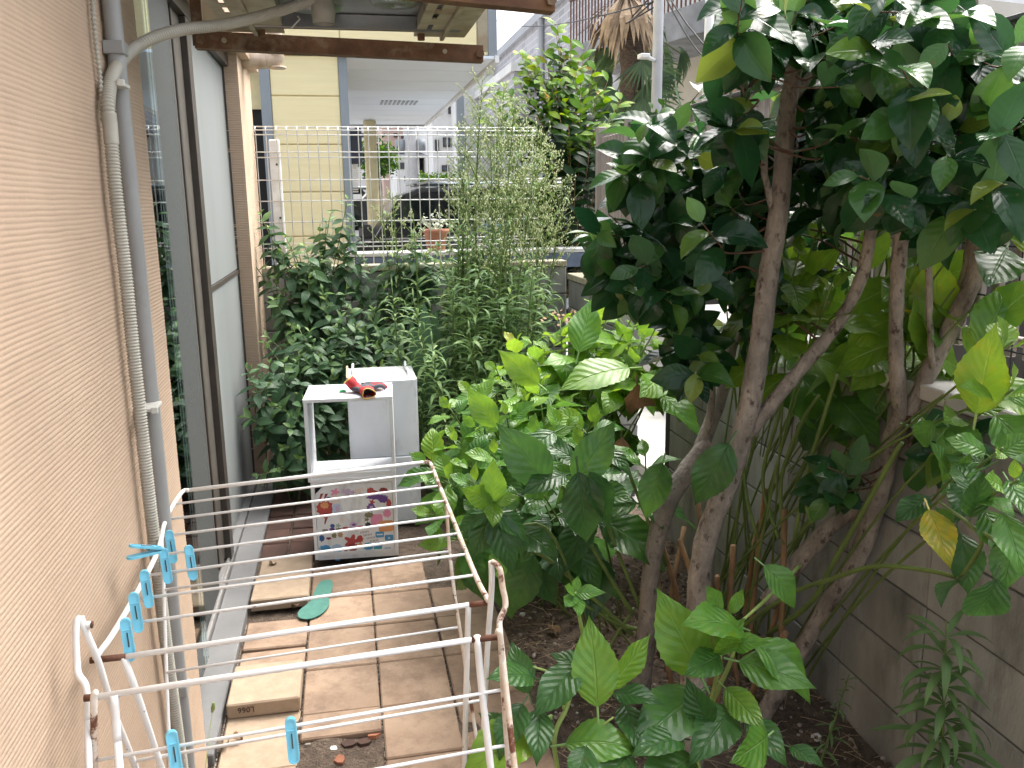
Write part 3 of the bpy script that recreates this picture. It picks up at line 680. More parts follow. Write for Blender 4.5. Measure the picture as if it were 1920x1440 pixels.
# ------------------------------------------------------------------ parked car
car = thing('parked_car', 'black wagon parked side on under the white soffit', 'car', (1.9, 13, -.02))
def car_build():
    Y0, Y1 = 12.2, 13.9
    zr = 1.93
    prof = [(-.35, .30), (-.40, .75), (-.25, .98), (.18, 1.08), (.42, 1.20), (.80, 1.78), (1.1, 1.88), (2.2, 1.93), (3.6, 1.88), (3.95, 1.30), (4.0, .4), (3.9, .28)]
    M4 = Matrix(((1, 0, 0, 0), (0, 0, 1, 0), (0, 1, 0, 0), (0, 0, 0, 1)))
    def sl(pr, y0, y1):
        b = MB(); n = len(pr); v = [Vector((p[0], y0, p[1])) for p in pr]+[Vector((p[0], y1, p[1])) for p in pr]
        f = [tuple(range(n)), tuple(range(2*n-1, n-1, -1))]+[((i+1) % n, i, n+i, n+(i+1) % n) for i in range(n)]
        return b.add(v, f)
    body = sl(prof, Y0, Y1).obj('body', M['car_paint'], car)
    bv = body.modifiers.new('bevel', 'BEVEL'); bv.width = .06; bv.segments = 3
    MB().box(1.0, 3.7, Y0+.12, Y1-.12, 1.915, 1.955, bev=.015).obj('roof_panel', M['car_roof'], car)
    for yy in (Y0+.1, Y1-.1): MB().tube([(1.05, yy, 1.93), (1.3, yy, 1.985), (3.3, yy, 1.985), (3.6, yy, 1.92)], .018, 8).obj('roof_rail', M['silver'], car)
    for pr in ([(.56, 1.22), (.90, 1.70), (1.28, 1.74), (1.28, 1.22)], [(1.36, 1.22), (1.36, 1.745), (2.35, 1.76), (2.35, 1.22)], [(2.43, 1.22), (2.43, 1.76), (3.40, 1.72), (3.62, 1.22)]):
        sl(pr, Y0-.004, Y0+.02).obj('window', M['car_glass'], car)
    MB().tube([(.5, Y0-.01, 1.19), (3.65, Y0-.01, 1.19)], .012, 6).obj('window_trim', M['silver'], car)
    c = onY(685, 435, Y0-.12); mi = MB().box(c.x-.09, c.x+.11, Y0-.22, Y0-.05, c.z-.10, c.z+.10, bev=.045).obj('wing_mirror', M['car_paint'], car)
    for xx in (1.8, 2.9): MB().box(xx, xx+.2, Y0-.03, Y0-.001, 1.05, 1.08, bev=.008).obj('handle', M['silver'], car)
    for xx in (.45, 3.15):
        w = MB().lathe([(.2, -.1), (.31, -.1), (.33, -.06), (.33, .06), (.31, .1), (.2, .1)], 24); w.v = [(xx+p[0], Y0+.08+p[2], .31+p[1]) for p in w.v]
        wo = w.obj('wheel', M['rubber'], car, True)
        r_ = MB().lathe([(0, -.07), (.19, -.09), (.21, -.1), (.21, .0)], 20); r_.v = [(xx+p[0], Y0+.08+p[2], .31+p[1]) for p in r_.v]; r_.obj('rim', M['silver'], wo, True)
    MB().box(-.39, -.34, Y0+.2, Y0+.5, .72, .9, bev=.01).obj('headlight', M['white_bit'], car)
car_build()
c2 = thing('parked_van', 'grey vehicle half hidden behind the yellow column', 'car', (-.2, 18, -.02))
b = MB(); b.box(-1.6, .62, 17.2, 18.8, .3, 1.15, bev=.1); b.obj('body', M['grey_wall'], c2)
MB().box(-1.2, .6, 17.3, 18.7, 1.151, 1.95, bev=.2).obj('cabin', M['car_glass'], c2); MB().box(-1.1, .58, 17.4, 18.6, 1.94, 2.0, bev=.02).obj('roof_panel', M['car_roof'], c2)
for xx in (-1.0, .1):
    w = MB().lathe([(.0, -.1), (.31, -.1), (.33, -.06), (.33, .06), (.31, .1), (0, .1)], 20); w.v = [(xx+p[0], 17.25+p[2], .31+p[1]) for p in w.v]; w.obj('wheel', M['rubber'], c2, True)

# planter shelf behind the mesh fence
ps = thing('planter_shelf', 'pale plank shelf carrying flower pots behind the mesh fence', 'shelf', (1.0, 6.5, 0))
zs = onY(820, 470, 6.45).z
for k in range(2): MB().box(.0, 1.9, 6.36+k*.13, 6.48+k*.13, zs-.03, zs, bev=.004).obj('plank', M['plank_pale'], ps)
box_obj('apron', (.0, 1.9, 6.365, 6.385, zs-.14, zs-.034), M['plank_blue'], ps)
for x in (.05, .95, 1.85): box_obj('leg', (x-.03, x+.03, 6.4, 6.46, -.05, zs-.032), M['plank_blue'], ps)
def pot(name, label, px, py_base, Y, r, h, m_, plant):
    c = onY(px, py_base, Y); p = thing(name, label, 'flower pot', (c.x, Y, zs))
    MB().lathe([(r*.7, .001), (r*.92, h*.82), (r*1.04, h*.82), (r*1.06, h), (r*.92, h), (r*.88, h*.85), (0, h*.85)], 20, (c.x, Y, zs)).obj('pot', m_, p, True)
    b = MB(); q = random.Random(px)
    for k in range(120):
        a = q.uniform(0, 6.28); rad = q.uniform(0, r*1.5); z = zs+h+q.uniform(-.04, .13)*(1.2-rad/(r*1.6))
        o = Vector((c.x+rad*math.cos(a), Y+rad*math.sin(a), z)); d = Vector((q.gauss(0, 1), q.gauss(0, 1), q.gauss(.3, 1))).normalized(); s_ = d.orthogonal().normalized()
        l = q.uniform(.015, .04); b.add([o, o+d*l*.5+s_*l*.3, o+d*l, o+d*l*.5-s_*l*.3], [(0, 1, 2, 3)])
    for k in range(14):
        a = q.uniform(0, 6.28); b.tube([(c.x, Y, zs+h*.8), (c.x+r*1.2*math.cos(a), Y+r*1.2*math.sin(a), zs+h+.06)], .002, 4)
    pl = b.obj('flowers', M[plant], p); pl['kind'] = 'stuff'
pot('flower_pot', 'terracotta pot of pale flowers on the shelf behind the mesh fence', 818, 470, 6.45, .095, .16, M['terracotta'], 'white_plant')
pot('flower_pot', 'dark teal pot on the shelf half hidden by the tall weeds', 930, 470, 6.45, .10, .19, M['teal_pot'], 'white_plant')

# ------------------------------------------------------------------ storage boxes
def simple(name, c, rough=.5):
    if name not in M: M[name] = mat(name, c, tuple(x*.9 for x in c), 20, rough)
    return M[name]
YB = 3.95
lb = thing('storage_box', 'lower white storage box with a sticker covered door and a torn corner', 'storage box', (-.01, YB, 0))
T = .016
x0, x1, z1 = -.213, .186, .405
MB().box(x0, x0+T, YB, YB+.29, .012, z1-T, bev=.001).obj('side_panel', M['melamine'], lb)
MB().box(x1-T, x1, YB, YB+.29, .012, z1-T, bev=.001).obj('side_panel', M['melamine'], lb)
MB().box(x0, x1, YB, YB+.29, z1-T+.0005, z1, bev=.001).obj('top_panel', M['melamine'], lb)
MB().box(x0+T+.0005, x1-T-.0005, YB+.002, YB+.29, .03, .03+T).obj('bottom_panel', M['melamine'], lb)
MB().box(x0+T+.0005, x1-T-.0005, YB+.004, YB+.016, .008, .0295).obj('kick_board', M['melamine'], lb); MB().box(-.06, .15, YB-.001, YB+.0035, .0005, .0075).obj('gap_shade', M['black'], lb)  # black strip stands for the shade in the gap below the box
MB().box(x0+T+.0005, x1-T-.0005, YB+.275, YB+.285, .047, z1-T-.001).obj('back_panel', M['melamine'], lb)
MB().box(x0+T+.001, x1-T-.001, YB+.03, YB+.034, .047, z1-T-.001).obj('dark_backing', M['black'], lb)  # black sheet standing for the shade inside, seen at the torn corner
M4 = Matrix(((1, 0, 0, 0), (0, 0, -1, YB+.006), (0, 1, 0, 0), (0, 0, 0, 1)))
dx0, dx1, dz0, dz1 = x0+T+.002, x1-T-.002, .048, z1-T-.003
door = MB().prism([(dx0, dz0), (dx1, dz0), (dx1, dz1), (dx0+.045, dz1), (dx0, dz1-.045)], -.012, 0.0, M4).obj('door', M['melamine'], lb)
q = random.Random(3)
def sticker(cx, cy, w, h, c, kind='blob', n=9, rot=0, lift=0.0):
    """flat cut-out glued on the door; position and size read in the photo, place on the door plane"""
    ctr = onY(580+cx/8, 890+cy/8, YB+.0055); s_ = YB/FPX/8*1.22
    w *= s_/2; h *= s_/2; pts = []
    if kind == 'blob':
        for k in range(n*2):
            a = math.pi*k/n; r = 1-.22*(k % 2)+q.uniform(-.1, .1); pts.append((w*r*math.cos(a), h*r*math.sin(a)))
    elif kind == 'flower':
        for k in range(30):
            a = 2*math.pi*k/30; r = .72+.28*math.cos(5*a); pts.append((w*r*math.cos(a), h*r*math.sin(a)))
    elif kind == 'star':
        for k in range(14):
            a = math.pi*k/7; r = 1 if k % 2 == 0 else .5; pts.append((w*r*math.cos(a), h*r*math.sin(a)))
    elif kind == 'cup':
        pts = [(-w, h*.95), (w, h*.95), (w*.95, h*.45), (w*.55, h*.35), (w*.55, -h), (-w*.55, -h), (-w*.55, .35*h), (-w*.95, h*.45)][::-1]
    elif kind == 'leg':
        pts = [(-w*.2, h), (w, h), (-w*.5, -h), (-w, -h)][::-1]
    else:
        e = .25; pts = [(-w, -h*(1-e)), (-w*(1-e), -h), (w*(1-e), -h), (w, -h*(1-e)), (w, h*(1-e)), (w*(1-e), h), (-w*(1-e), h), (-w, h*(1-e))]
    ca, sa = math.cos(rot), math.sin(rot)
    pts = [(ctr.x+a*ca-b*sa, ctr.z+a*sa+b*ca) for a, b in pts]
    MM = Matrix(((1, 0, 0, 0), (0, 0, -1, YB+.0058-lift), (0, 1, 0, 0), (0, 0, 0, 1)))
    MB().prism(pts, 0, .0005, MM).obj('sticker', simple('ink_%d_%d_%d' % tuple(int(x*99) for x in c), c), door)
RED, DRED, PINK, LIL, SKY, BLUE, NAVY, PURP, ORG, OLV, TEAL, PALE = (.45, .06, .06), (.25, .03, .04), (.75, .28, .45), (.55, .42, .60), (.42, .55, .75), (.06, .30, .58), (.03, .10, .30), (.14, .06, .28), (.70, .32, .14), (.20, .20, .10), (.04, .36, .34), (.78, .66, .62)
for a in [(235, 520, 230, 250, RED, 'blob', 11), (230, 470, 120, 90, ORG, 'blob', 7), (250, 560, 110, 80, DRED, 'blob', 8), (175, 345, 60, 90, DRED, 'leg'), (245, 340, 60, 80, DRED, 'leg'), (285, 362, 60, 50, NAVY, 'blob', 6), (240, 610, 180, 50, DRED, 'blob', 8), (252, 690, 60, 110, DRED, 'leg'),
          (385, 270, 130, 120, PINK, 'flower'), (400, 335, 170, 60, PALE, 'blob', 8), (385, 420, 80, 80, PALE, 'blob', 7), (405, 520, 120, 170, SKY, 'blob', 9), (420, 520, 60, 110, LIL, 'blob', 6), (460, 590, 90, 80, SKY, 'blob', 6), (490, 680, 80, 100, PALE, 'flower'),
          (510, 250, 80, 80, LIL, 'flower'), (575, 265, 90, 110, LIL, 'blob', 8), (650, 265, 70, 70, LIL, 'flower'), (720, 255, 100, 90, PALE, 'blob', 9), (735, 300, 90, 22, PURP, 'blob', 6), (790, 215, 90, 60, PALE, 'flower'),
          (915, 235, 100, 90, RED, 'blob', 8), (970, 270, 130, 80, RED, 'blob', 9), (1110, 230, 130, 90, DRED, 'blob', 9), (1010, 330, 280, 70, PURP, 'blob', 13), (1110, 360, 150, 100, PURP, 'blob', 9), (1190, 420, 70, 130, RED, 'blob', 7), (1085, 390, 60, 50, LIL, 'flower'), (940, 410, 80, 90, RED, 'flower'), (925, 490, 120, 130, PURP, 'blob', 9), (930, 500, 60, 80, LIL, 'blob', 6),
          (890, 600, 130, 80, OLV, 'blob', 8), (860, 670, 70, 60, OLV, 'flower'), (880, 745, 80, 70, (.03, .03, .04), 'blob', 7), (1165, 570, 120, 130, PINK, 'blob', 9), (1010, 680, 150, 170, PINK, 'card'), (1020, 650, 90, 90, TEAL, 'blob', 8), (1015, 710, 80, 50, NAVY, 'blob', 7), (1150, 760, 190, 150, ORG, 'card'), (1155, 740, 70, 70, TEAL, 'blob', 7), (1150, 790, 90, 60, BLUE, 'blob', 7),
          (345, 775, 65, 60, NAVY, 'blob', 7), (340, 830, 80, 60, PURP, 'blob', 7), (430, 770, 70, 70, (.35, .45, .36), 'flower'), (440, 830, 90, 50, OLV, 'blob', 8), (235, 850, 70, 40, (.3, .25, .25), 'card'), (540, 805, 90, 40, RED, 'blob', 6), (665, 760, 120, 110, LIL, 'blob', 9), (665, 750, 60, 40, PURP, 'blob', 6), (770, 780, 80, 40, RED, 'blob', 7),
          (185, 965, 80, 110, NAVY, 'blob', 7), (290, 965, 80, 40, DRED, 'blob', 7), (370, 920, 70, 80, OLV, 'blob', 7), (465, 905, 80, 80, (.42, .26, .14), 'blob', 7),
          (635, 1000, 220, 200, RED, 'flower'), (760, 960, 90, 110, RED, 'blob', 8), (650, 1090, 150, 120, DRED, 'blob', 9), (540, 1190, 70, 120, DRED, 'leg'), (680, 1190, 60, 120, DRED, 'blob', 7), (765, 1050, 80, 60, ORG, 'blob', 7),
          (235, 1110, 160, 90, BLUE, 'blob', 8), (245, 1190, 120, 160, BLUE, 'cup'), (410, 1090, 150, 80, SKY, 'blob', 8), (420, 1200, 110, 170, BLUE, 'cup'), (875, 1060, 150, 90, BLUE, 'blob', 9), (890, 1150, 120, 180, BLUE, 'cup'), (1030, 1050, 140, 90, BLUE, 'blob', 9), (1030, 1140, 110, 140, TEAL, 'cup'), (1175, 1140, 80, 110, BLUE, 'cup'), (880, 1090, 70, 50, PALE, 'blob', 7), (1030, 1085, 70, 50, PALE, 'blob', 7),
          (1055, 890, 110, 80, BLUE, 'card'), (1195, 935, 110, 80, BLUE, 'card'), (1195, 940, 36, 36, (.8, .8, .8), 'star'), (1055, 890, 80, 16, (.7, .75, .8), 'card')]:
    sticker(*a, lift=q.uniform(0, .0006))
for r_ in range(4):
    for k in range(6): sticker(770+r_*48+k*22, 868+r_*42-k*4, 6, 24, (.05, .05, .06), 'card', lift=.0003)
ub = thing('storage_box', 'upper white open storage cube standing on the sticker covered box', 'storage box', (-.01, YB, .405))
ux0, ux1, uz0, uz1 = -.222, .188, .4055, .808
MB().box(ux0, ux0+T, YB-.004, YB+.29, uz0+T, uz1-T-.0005, bev=.001).obj('side_panel', M['melamine'], ub)
MB().box(ux1-T, ux1, YB-.004, YB+.29, uz0+T, uz1-T-.0005, bev=.001).obj('side_panel', M['melamine'], ub)
MB().box(ux0-.002, ux1, YB-.006, YB+.29, uz1-T, uz1, bev=.001).obj('top_panel', M['melamine'], ub)
MB().box(ux0, ux1, YB-.004, YB+.29, uz0+.001, uz0+T-.0005, bev=.001).obj('bottom_panel', M['melamine'], ub)
MB().box(ux0+T+.001, ux1-T-.001, YB-.002, YB+.012, uz0+T+.0, uz0+T+.022).obj('front_lip', M['melamine'], ub)
MB().box(ux0, ux1, YB+.278, YB+.29, uz1+.0005, uz1+.005).obj('top_lip', M['melamine'], ub)
rl = thing('storage_box', 'lower of the two plain white boxes standing behind the open cube', 'storage box', (.16, 4.36, 0))
MB().box(-.02, .338, 4.36, 4.70, .004, .352, bev=.003).obj('body', M['melamine'], rl)
MB().box(-.018, .336, 4.352, 4.3595, .03, .345, bev=.001).obj('door', M['melamine'], rl)
ru = thing('storage_box', 'upper plain white box with a scuffed top rim behind the open cube', 'storage box', (.16, 4.36, .353))
MB().box(-.022, .338, 4.36, 4.72, .3535, .80, bev=.003).obj('body', M['melamine'], ru)
MB().box(-.024, .342, 4.345, 4.3595, .3535, .385, bev=.003).obj('plinth', M['melamine'], ru)
MB().box(-.015, .33, 4.353, 4.3595, .392, .795, bev=.001).obj('front_panel', M['melamine'], ru)
MB().box(.01, .31, 4.39, 4.70, .8005, .804).obj('worn_top', M['melamine_old'], ru)
MB().box(-.022, -.010, 4.37, 4.71, .8005, .818).obj('edge_strip', M['edge_wood'], ru)
for xx in (.012, .298): MB().tube([(xx, 4.38, .80), (xx+.006, 4.46, .822), (xx, 4.6, .812), (xx+.004, 4.71, .825)], .007, 6).obj('edge_strip', M['melamine'], ru)

lb.rotation_euler.z = ub.rotation_euler.z = -RAD(3.2)
# gloves, tag, insole
def glove(label, cuff, axis, open_up, hand_dir, seed, curl):
    c = Vector(cuff); g = thing('work_glove', label, 'glove', c, 'pair of work gloves on the white cube')
    ax = Vector(axis).normalized(); k = ax.orthogonal().normalized()
    pts = smooth_path([c+ax*.055, c+ax*.02, c, c-ax*.012+Vector(hand_dir)*.015], 4)
    def flat(pts, rw, rh, mt, name, parent, n=14, caps=False):
        b = MB(); v = []; f = []; n_ = len(pts); hd = Vector(hand_dir).normalized()
        for i, p in enumerate(pts):
            t_ = (pts[min(i+1, n_-1)]-pts[max(i-1, 0)]).normalized(); s_ = t_.cross(Vector((0, 0, 1)))
            s_ = s_.normalized() if s_.length > .2 else Vector((0, 1, 0)); u_ = s_.cross(t_)
            for j in range(n):
                a = 2*math.pi*j/n; w = 1+.12*math.sin(3*a+i*.9+seed); v.append(p+s_*rw[i]*math.cos(a)*w+u_*rh[i]*math.sin(a)*w)
        for i in range(n_-1):
            for j in range(n): f.append((i*n+j, i*n+(j+1) % n, (i+1)*n+(j+1) % n, (i+1)*n+j))
        if caps: f += [tuple(range(n-1, -1, -1)), tuple(range((n_-1)*n, n_*n))]
        b.add(v, f); return b.obj(name, M[mt], parent, True)
    L_ = len(pts)
    cf = flat(pts, lerp_list([.031, .029, .030, .03], L_), lerp_list([.024, .022, .020, .016], L_), 'glove_red', 'cuff', g)
    so_ = cf.modifiers.new('t', 'SOLIDIFY'); so_.thickness = .0025
    rim = []; p0 = pts[0]; t_ = (pts[0]-pts[1]).normalized(); s_ = t_.cross(Vector((0, 0, 1))); s_ = s_.normalized() if s_.length > .2 else Vector((0, 1, 0)); u_ = s_.cross(t_)
    for j in range(21):
        a = 2*math.pi*j/20; w = 1+.12*math.sin(3*a+seed); rim.append(p0-s_*.031*math.cos(a)*w+u_*.024*math.sin(a)*w)
    MB().tube(rim, .0032, 6).obj('trim', M['glove_trim'], g, True)
    hd = Vector(hand_dir).normalized(); s_ = hd.cross(Vector((0, 0, 1))).normalized()
    pp = smooth_path([c-ax*.008+hd*.002, c+hd*.035+Vector((0, 0, -.004)), c+hd*.075+Vector((0, 0, -.006)), c+hd*.098+Vector((0, 0, -.008))], 4)
    n_ = len(pp); flat(pp, lerp_list([.026, .040, .043, .030], n_), lerp_list([.018, .017, .014, .008], n_), 'glove_dark', 'palm', g, caps=True)
    for k in range(4):
        b0 = c+hd*.085+s_*(k-1.5)*.019+Vector((0, 0, -.006)); ln = (.058, .068, .064, .05)[k]
        fp = smooth_path([b0-hd*.02, b0+hd*ln*.5+Vector((0, 0, .006*curl)), b0+hd*ln+s_*(k-1.5)*.004+Vector((0, 0, -.004-.004*curl))], 4)
        MB().tube(fp, lerp_list([.0105, .0105, .0095, .006], len(fp)), 10).obj('finger', M['glove_dark' if k % 2 else 'glove_red'] if curl > 1 else M['glove_dark'], g, True)
    b0 = c+hd*.04-s_*.03; fp = smooth_path([b0, b0+hd*.03-s_*.022, b0+hd*.06-s_*.024], 4)
    MB().tube(fp, lerp_list([.013, .011, .007], len(fp)), 10).obj('thumb', M['glove_dark'], g, True)
zt_ = uz1
a0 = onZ(668, 727, zt_+.022)
glove('red and black work glove with its yellow edged cuff standing up, at the back', a0, (-.55, .1, .62), 0, (1, .25, .02), 1, 1.3)
b0 = onZ(688, 733, zt_+.021)
glove('red and black work glove with its cuff opening towards the viewer, in front', b0, (.12, -1, -.04), 0, (-.15, .9, .02), 2, .6)
gt = thing('green_tag', 'small green plastic tag beside the gloves on the white cube', 'tag', onZ(643, 734, zt_))
c = onZ(643, 735, zt_); MB().box(c.x-.016, c.x+.015, c.y-.014, c.y+.014, zt_+.0005, zt_+.008, bev=.002).obj('plate', M['green_tag'], gt)
MB().box(c.x-.009, c.x+.008, c.y-.007, c.y+.008, zt_+.0082, zt_+.0105, bev=.001).obj('raised_square', M['green_tag'], gt)
MB().tube([(c.x-.013, c.y+.01, zt_+.004), (c.x-.02, c.y+.012, zt_+.012), (c.x-.012, c.y+.015, zt_+.018)], .002, 6).obj('hook', M['green_tag'], gt)
MB().tube([(c.x-.017, c.y-.006, zt_+.003), (c.x-.024, c.y-.008, zt_+.003)], .002, 6).obj('pin', M['spring'], gt)
out = [(1262, 568), (1290, 566), (1301, 582), (1298, 612), (1284, 645), (1283, 685), (1252, 722), (1200, 746), (1155, 746), (1139, 732), (1146, 708), (1178, 682), (1204, 655), (1218, 615), (1240, 578)]
pts = [onZ(100+x/2.483, 860+y/2.483, .008) for x, y in out]
pts = smooth_path([(p.x, p.y, 0) for p in pts]+[(pts[0].x, pts[0].y, 0)], 4)[:-1]
ins = MB(); ins.v = [Vector((p.x, p.y, .0065)) for p in pts]+[Vector((p.x, p.y, .011)) for p in pts]; n = len(pts)
ins.f = [tuple(range(n)), tuple(range(2*n-1, n-1, -1))]+[((i+1) % n, i, n+i, n+(i+1) % n) for i in range(n)]
tag(ins.obj('insole', M['insole'], None), 'green foam shoe insole lying on the tan paving tiles', 'insole')

# ------------------------------------------------------------------ folding drying rack
ZR = .93
rk = thing('drying_rack', 'white rusting folding clothes rack standing against the stucco wall', 'drying rack', (-.1, 1.6, 0))
def cl(p): p = p.copy(); p.x = max(p.x, -.482); return p
def rt(name, pts, r, mt='white_paint', sub=0, n=9):
    if sub: pts = smooth_path(pts, sub)
    return MB().tube(pts, r, n).obj(name, M[mt], rk, True)
Lp = [(340, 920), (323, 945), (309, 974), (303, 1005), (297, 1041), (285, 1077), (265, 1122), (223, 1170), (190, 1236)]
Rp = [(806, 866), (815, 885), (824, 911), (836, 939), (847, 968), (861, 1000), (874, 1039), (891, 1078), (908, 1131)]
LW = [cl(onZ(x, y, ZR)) for x, y in Lp]; RW = [onZ(x, y, ZR) for x, y in Rp]
for i in range(len(LW)): LW[i] = Vector((LW[0].x*(1-i/8)+LW[8].x*i/8, LW[0].y+(LW[8].y-LW[0].y)*i/8, ZR)).lerp(LW[i], .7); LW[i].x = max(LW[i].x, -.482)
# far wing: rim and seven rods
rim = [LW[8]+Vector((-.01, -.012, .012)), LW[7], LW[4], LW[1], LW[0]+Vector((.003, -.015, 0)), LW[0]+Vector((.022, 0, 0)), LW[0].lerp(RW[0], .5), RW[0]+Vector((-.022, 0, 0)), RW[0]+Vector((0, -.02, 0)), RW[1], RW[4], RW[7], RW[8]+Vector((.004, -.012, .010))]
rt('wing_rim', [LW[8]+Vector((-.004, -.016, .012)), LW[7], LW[4], LW[2], LW[0]+Vector((.003, -.02, 0)), LW[0]+Vector((.02, 0, 0))], .0056, 'white_paint', 5)
rt('wing_rim', [LW[0]+Vector((.02, 0, 0)), RW[0]+Vector((-.02, 0, 0))], .0056)
rt('wing_rim', [RW[0]+Vector((-.02, 0, 0)), RW[0]+Vector((0, -.02, 0)), RW[2], RW[4], RW[7], RW[8]+Vector((.006, -.010, .010))], .0056, 'rusty_white', 5)
for i in range(1, 8): rt('rod', [LW[i], RW[i]], .0032)
rt('main_rod', [LW[8]+Vector((.04, 0, 0)), RW[8]-Vector((.03, 0, 0))], .0052); rt('rod_end', [LW[8]+Vector((-.018, 0, 0)), LW[8]+Vector((.04, 0, 0))], .0058, 'rust_end'); rt('rod_end', [RW[8]-Vector((.03, 0, 0)), RW[8]+Vector((.012, 0, 0))], .0058, 'rust_end')
BL, BR = onZ(178, 1307, ZR), onZ(925, 1195, ZR)
rt('main_rod', [BL+Vector((.0, 0, 0)), BR-Vector((.04, 0, 0))], .0054); rt('rod_end', [BR-Vector((.04, 0, 0)), BR+Vector((.016, 0, 0))], .0058, 'rust_end'); rt('rod_end', [BL-Vector((.016, 0, 0)), BL], .0058, 'rust_end')
YC = BL.y
# near wing hanging straight down from the near main rod
yl, yr = BL.y-.012, BR.y-.012
lft = [(182, 1298), (177, 1303), (176, 1330), (177, 1426), (178, 1560), (180, 1700)]; rgt = [(930, 1183), (937, 1188), (940, 1215), (944, 1293), (951, 1397), (958, 1520), (964, 1640)]
lf = [onY(x, y, yl) for x, y in lft]; rg = [onY(x, y, yr) for x, y in rgt]
rt('wing_rim', lf, .0056, 'rusty_white', 4); rt('wing_rim', rg, .0056, 'rusty_white', 4)
for (xa, ya), (xb, yb) in (((177, 1426), (944, 1293)), ((178, 1541), (951, 1397)), ((180, 1660), (958, 1505))): rt('rod', [onY(xa, ya, yl), onY(xb, yb, yr)], .0032)
rt('rod', [onY(180, 1700, yl), onY(964, 1640, yr)], .0056)
# loops and crossed legs, to the floor
def leg(pts, foot, mt='white_paint', r=.0057):
    P = [onY(x, y, Y) for x, y, Y in pts]; a, b = P[-2], P[-1]; d = (b-a).normalized(); k = (b.z-.012)/max(.05, -d.z); P.append(b+d*k); P[-1].z = .012
    o = rt('leg', P, r, mt, 5)
    MB().tube([P[-1]+Vector((0, 0, .03)), P[-1]-Vector((0, 0, .011))], .0105, 10).obj('foot_cap', M['tie'], o)
YL = (BL.y+LW[8].y)/2; YRt = (BR.y+RW[8].y)/2
leg([(921, 1053, YRt), (931, 1058, YRt-.005), (938, 1070, YRt-.012), (942.5, 1101, YRt-.02), (948, 1135, YRt-.03), (937, 1164, YRt-.045), (938, 1190, YRt-.06), (942, 1229, YRt-.075), (965, 1440, YRt-.16)], 0, 'rusty_white')
leg([(921, 1053, YRt), (922, 1085, YRt+.005), (920, 1130, YRt+.03), (914, 1212, YRt+.07), (905, 1395, YRt+.16)], 0)
leg([(151, 1157, YL), (144, 1166, YL-.006), (142, 1194, YL-.012), (144, 1240, YL-.02), (147, 1264, YL-.03), (160, 1284, YL-.04), (163.5, 1313, YL-.05), (164, 1350, YL-.06), (167, 1440, YL-.10)], 0)
leg([(151, 1157, YL), (160, 1182, YL), (184, 1240, YL+.02), (213, 1334, YL+.06), (253, 1436, YL+.12)], 0)
rt('loop_stub', [onY(155, 1172, YL), onY(173, 1171, YL)], .006); rt('loop_stub', [onY(171, 1171, YL-.002), onY(174, 1171, YL-.002)], .0062, 'rust_end')
leg([(231, 1232, LW[8].y), (255, 1296, LW[8].y+.0), (301, 1436, LW[8].y+.06)], 0, r=.0062)
leg([(214, 1303, YC), (220, 1390, YC-.01), (224, 1440, YC-.03)], 0, r=.0066)
leg([(878, 1135, RW[8].y), (875, 1250, RW[8].y+.03), (871, 1429, RW[8].y+.08)], 0, r=.0058)
leg([(894, 1192, BR.y), (903, 1290, BR.y-.01), (920, 1440, BR.y-.05)], 0, r=.0066)
Ys = LW[3].y; Yt = RW[3].y
SL = [(303, 1003, Ys), (308, 1140, Ys-.06), (313, 1286, Ys-.13), (319, 1440, Ys-.2)]; SR = [(836, 940, Yt), (848, 1081, Yt-.08), (876, 1270, Yt-.18), (902, 1440, Yt-.27)]
leg(SL, 0, r=.0042); leg(SR, 0, 'rusty_white', .0046)
rt('rod', [onY(306, 1106, Ys-.045), onY(841, 1034, Yt-.055)], .0032, 'white_paint'); rt('rod', [onY(311, 1261, Ys-.12), onY(859, 1176, Yt-.13)], .0032, 'white_paint')
rt('rod', [onY(257, 1426, YL+.115), onY(903, 1313, YRt+.12)], .0034, 'white_paint')

# pegs
jaw = MB()
def stad(w, l, n=8):
    r = w/2; return [(r*math.cos(a), l/2-r+r*math.sin(a)) for a in [math.pi*k/n for k in range(n+1)]]+[(r*math.cos(a), -l/2+r+r*math.sin(a)) for a in [math.pi+math.pi*k/n for k in range(n+1)]]
def peg_meshes():
    out = stad(.0185, .076); inn = stad(.0135, .071)
    v = []; n = len(out)
    v += [(x, -.0026, z) for x, z in out]+[(x, -.0026, z) for x, z in inn]+[(x, -.0008, z) for x, z in inn]+[(x, .0024, z) for x, z in out]
    f = []
    for i in range(n):
        j = (i+1) % n
        f += [(i, n+i, n+j, j)[::-1], (n+i, 2*n+i, 2*n+j, n+j)[::-1], (i, j, 3*n+j, 3*n+i)[::-1]]
    f += [tuple(range(2*n, 3*n))[::-1], tuple(range(3*n, 4*n))]
    a = meshpy('jaw', v, f); b = MB().box(-.0068, .0068, -.0024, -.0007, .0165, .0185, bev=.0004)
    a2 = MB(); a2.v = [tuple(q.co) for q in a.vertices]; a2.f = [tuple(p.vertices) for p in a.polygons]; a2.add(b.v, b.f)
    jm = a2.mesh('jaw'); jm.materials.append(M['peg'])
    s_ = MB().tube([(0, -.0030, .013), (0, -.0030, -.012)], .0012, 6).tube([(-.004, .004, .006), (.004, .004, .006)], .003, 8); sm_ = s_.mesh('spring'); sm_.materials.append(M['spring'])
    return jm, sm_
JM, SM = peg_meshes()
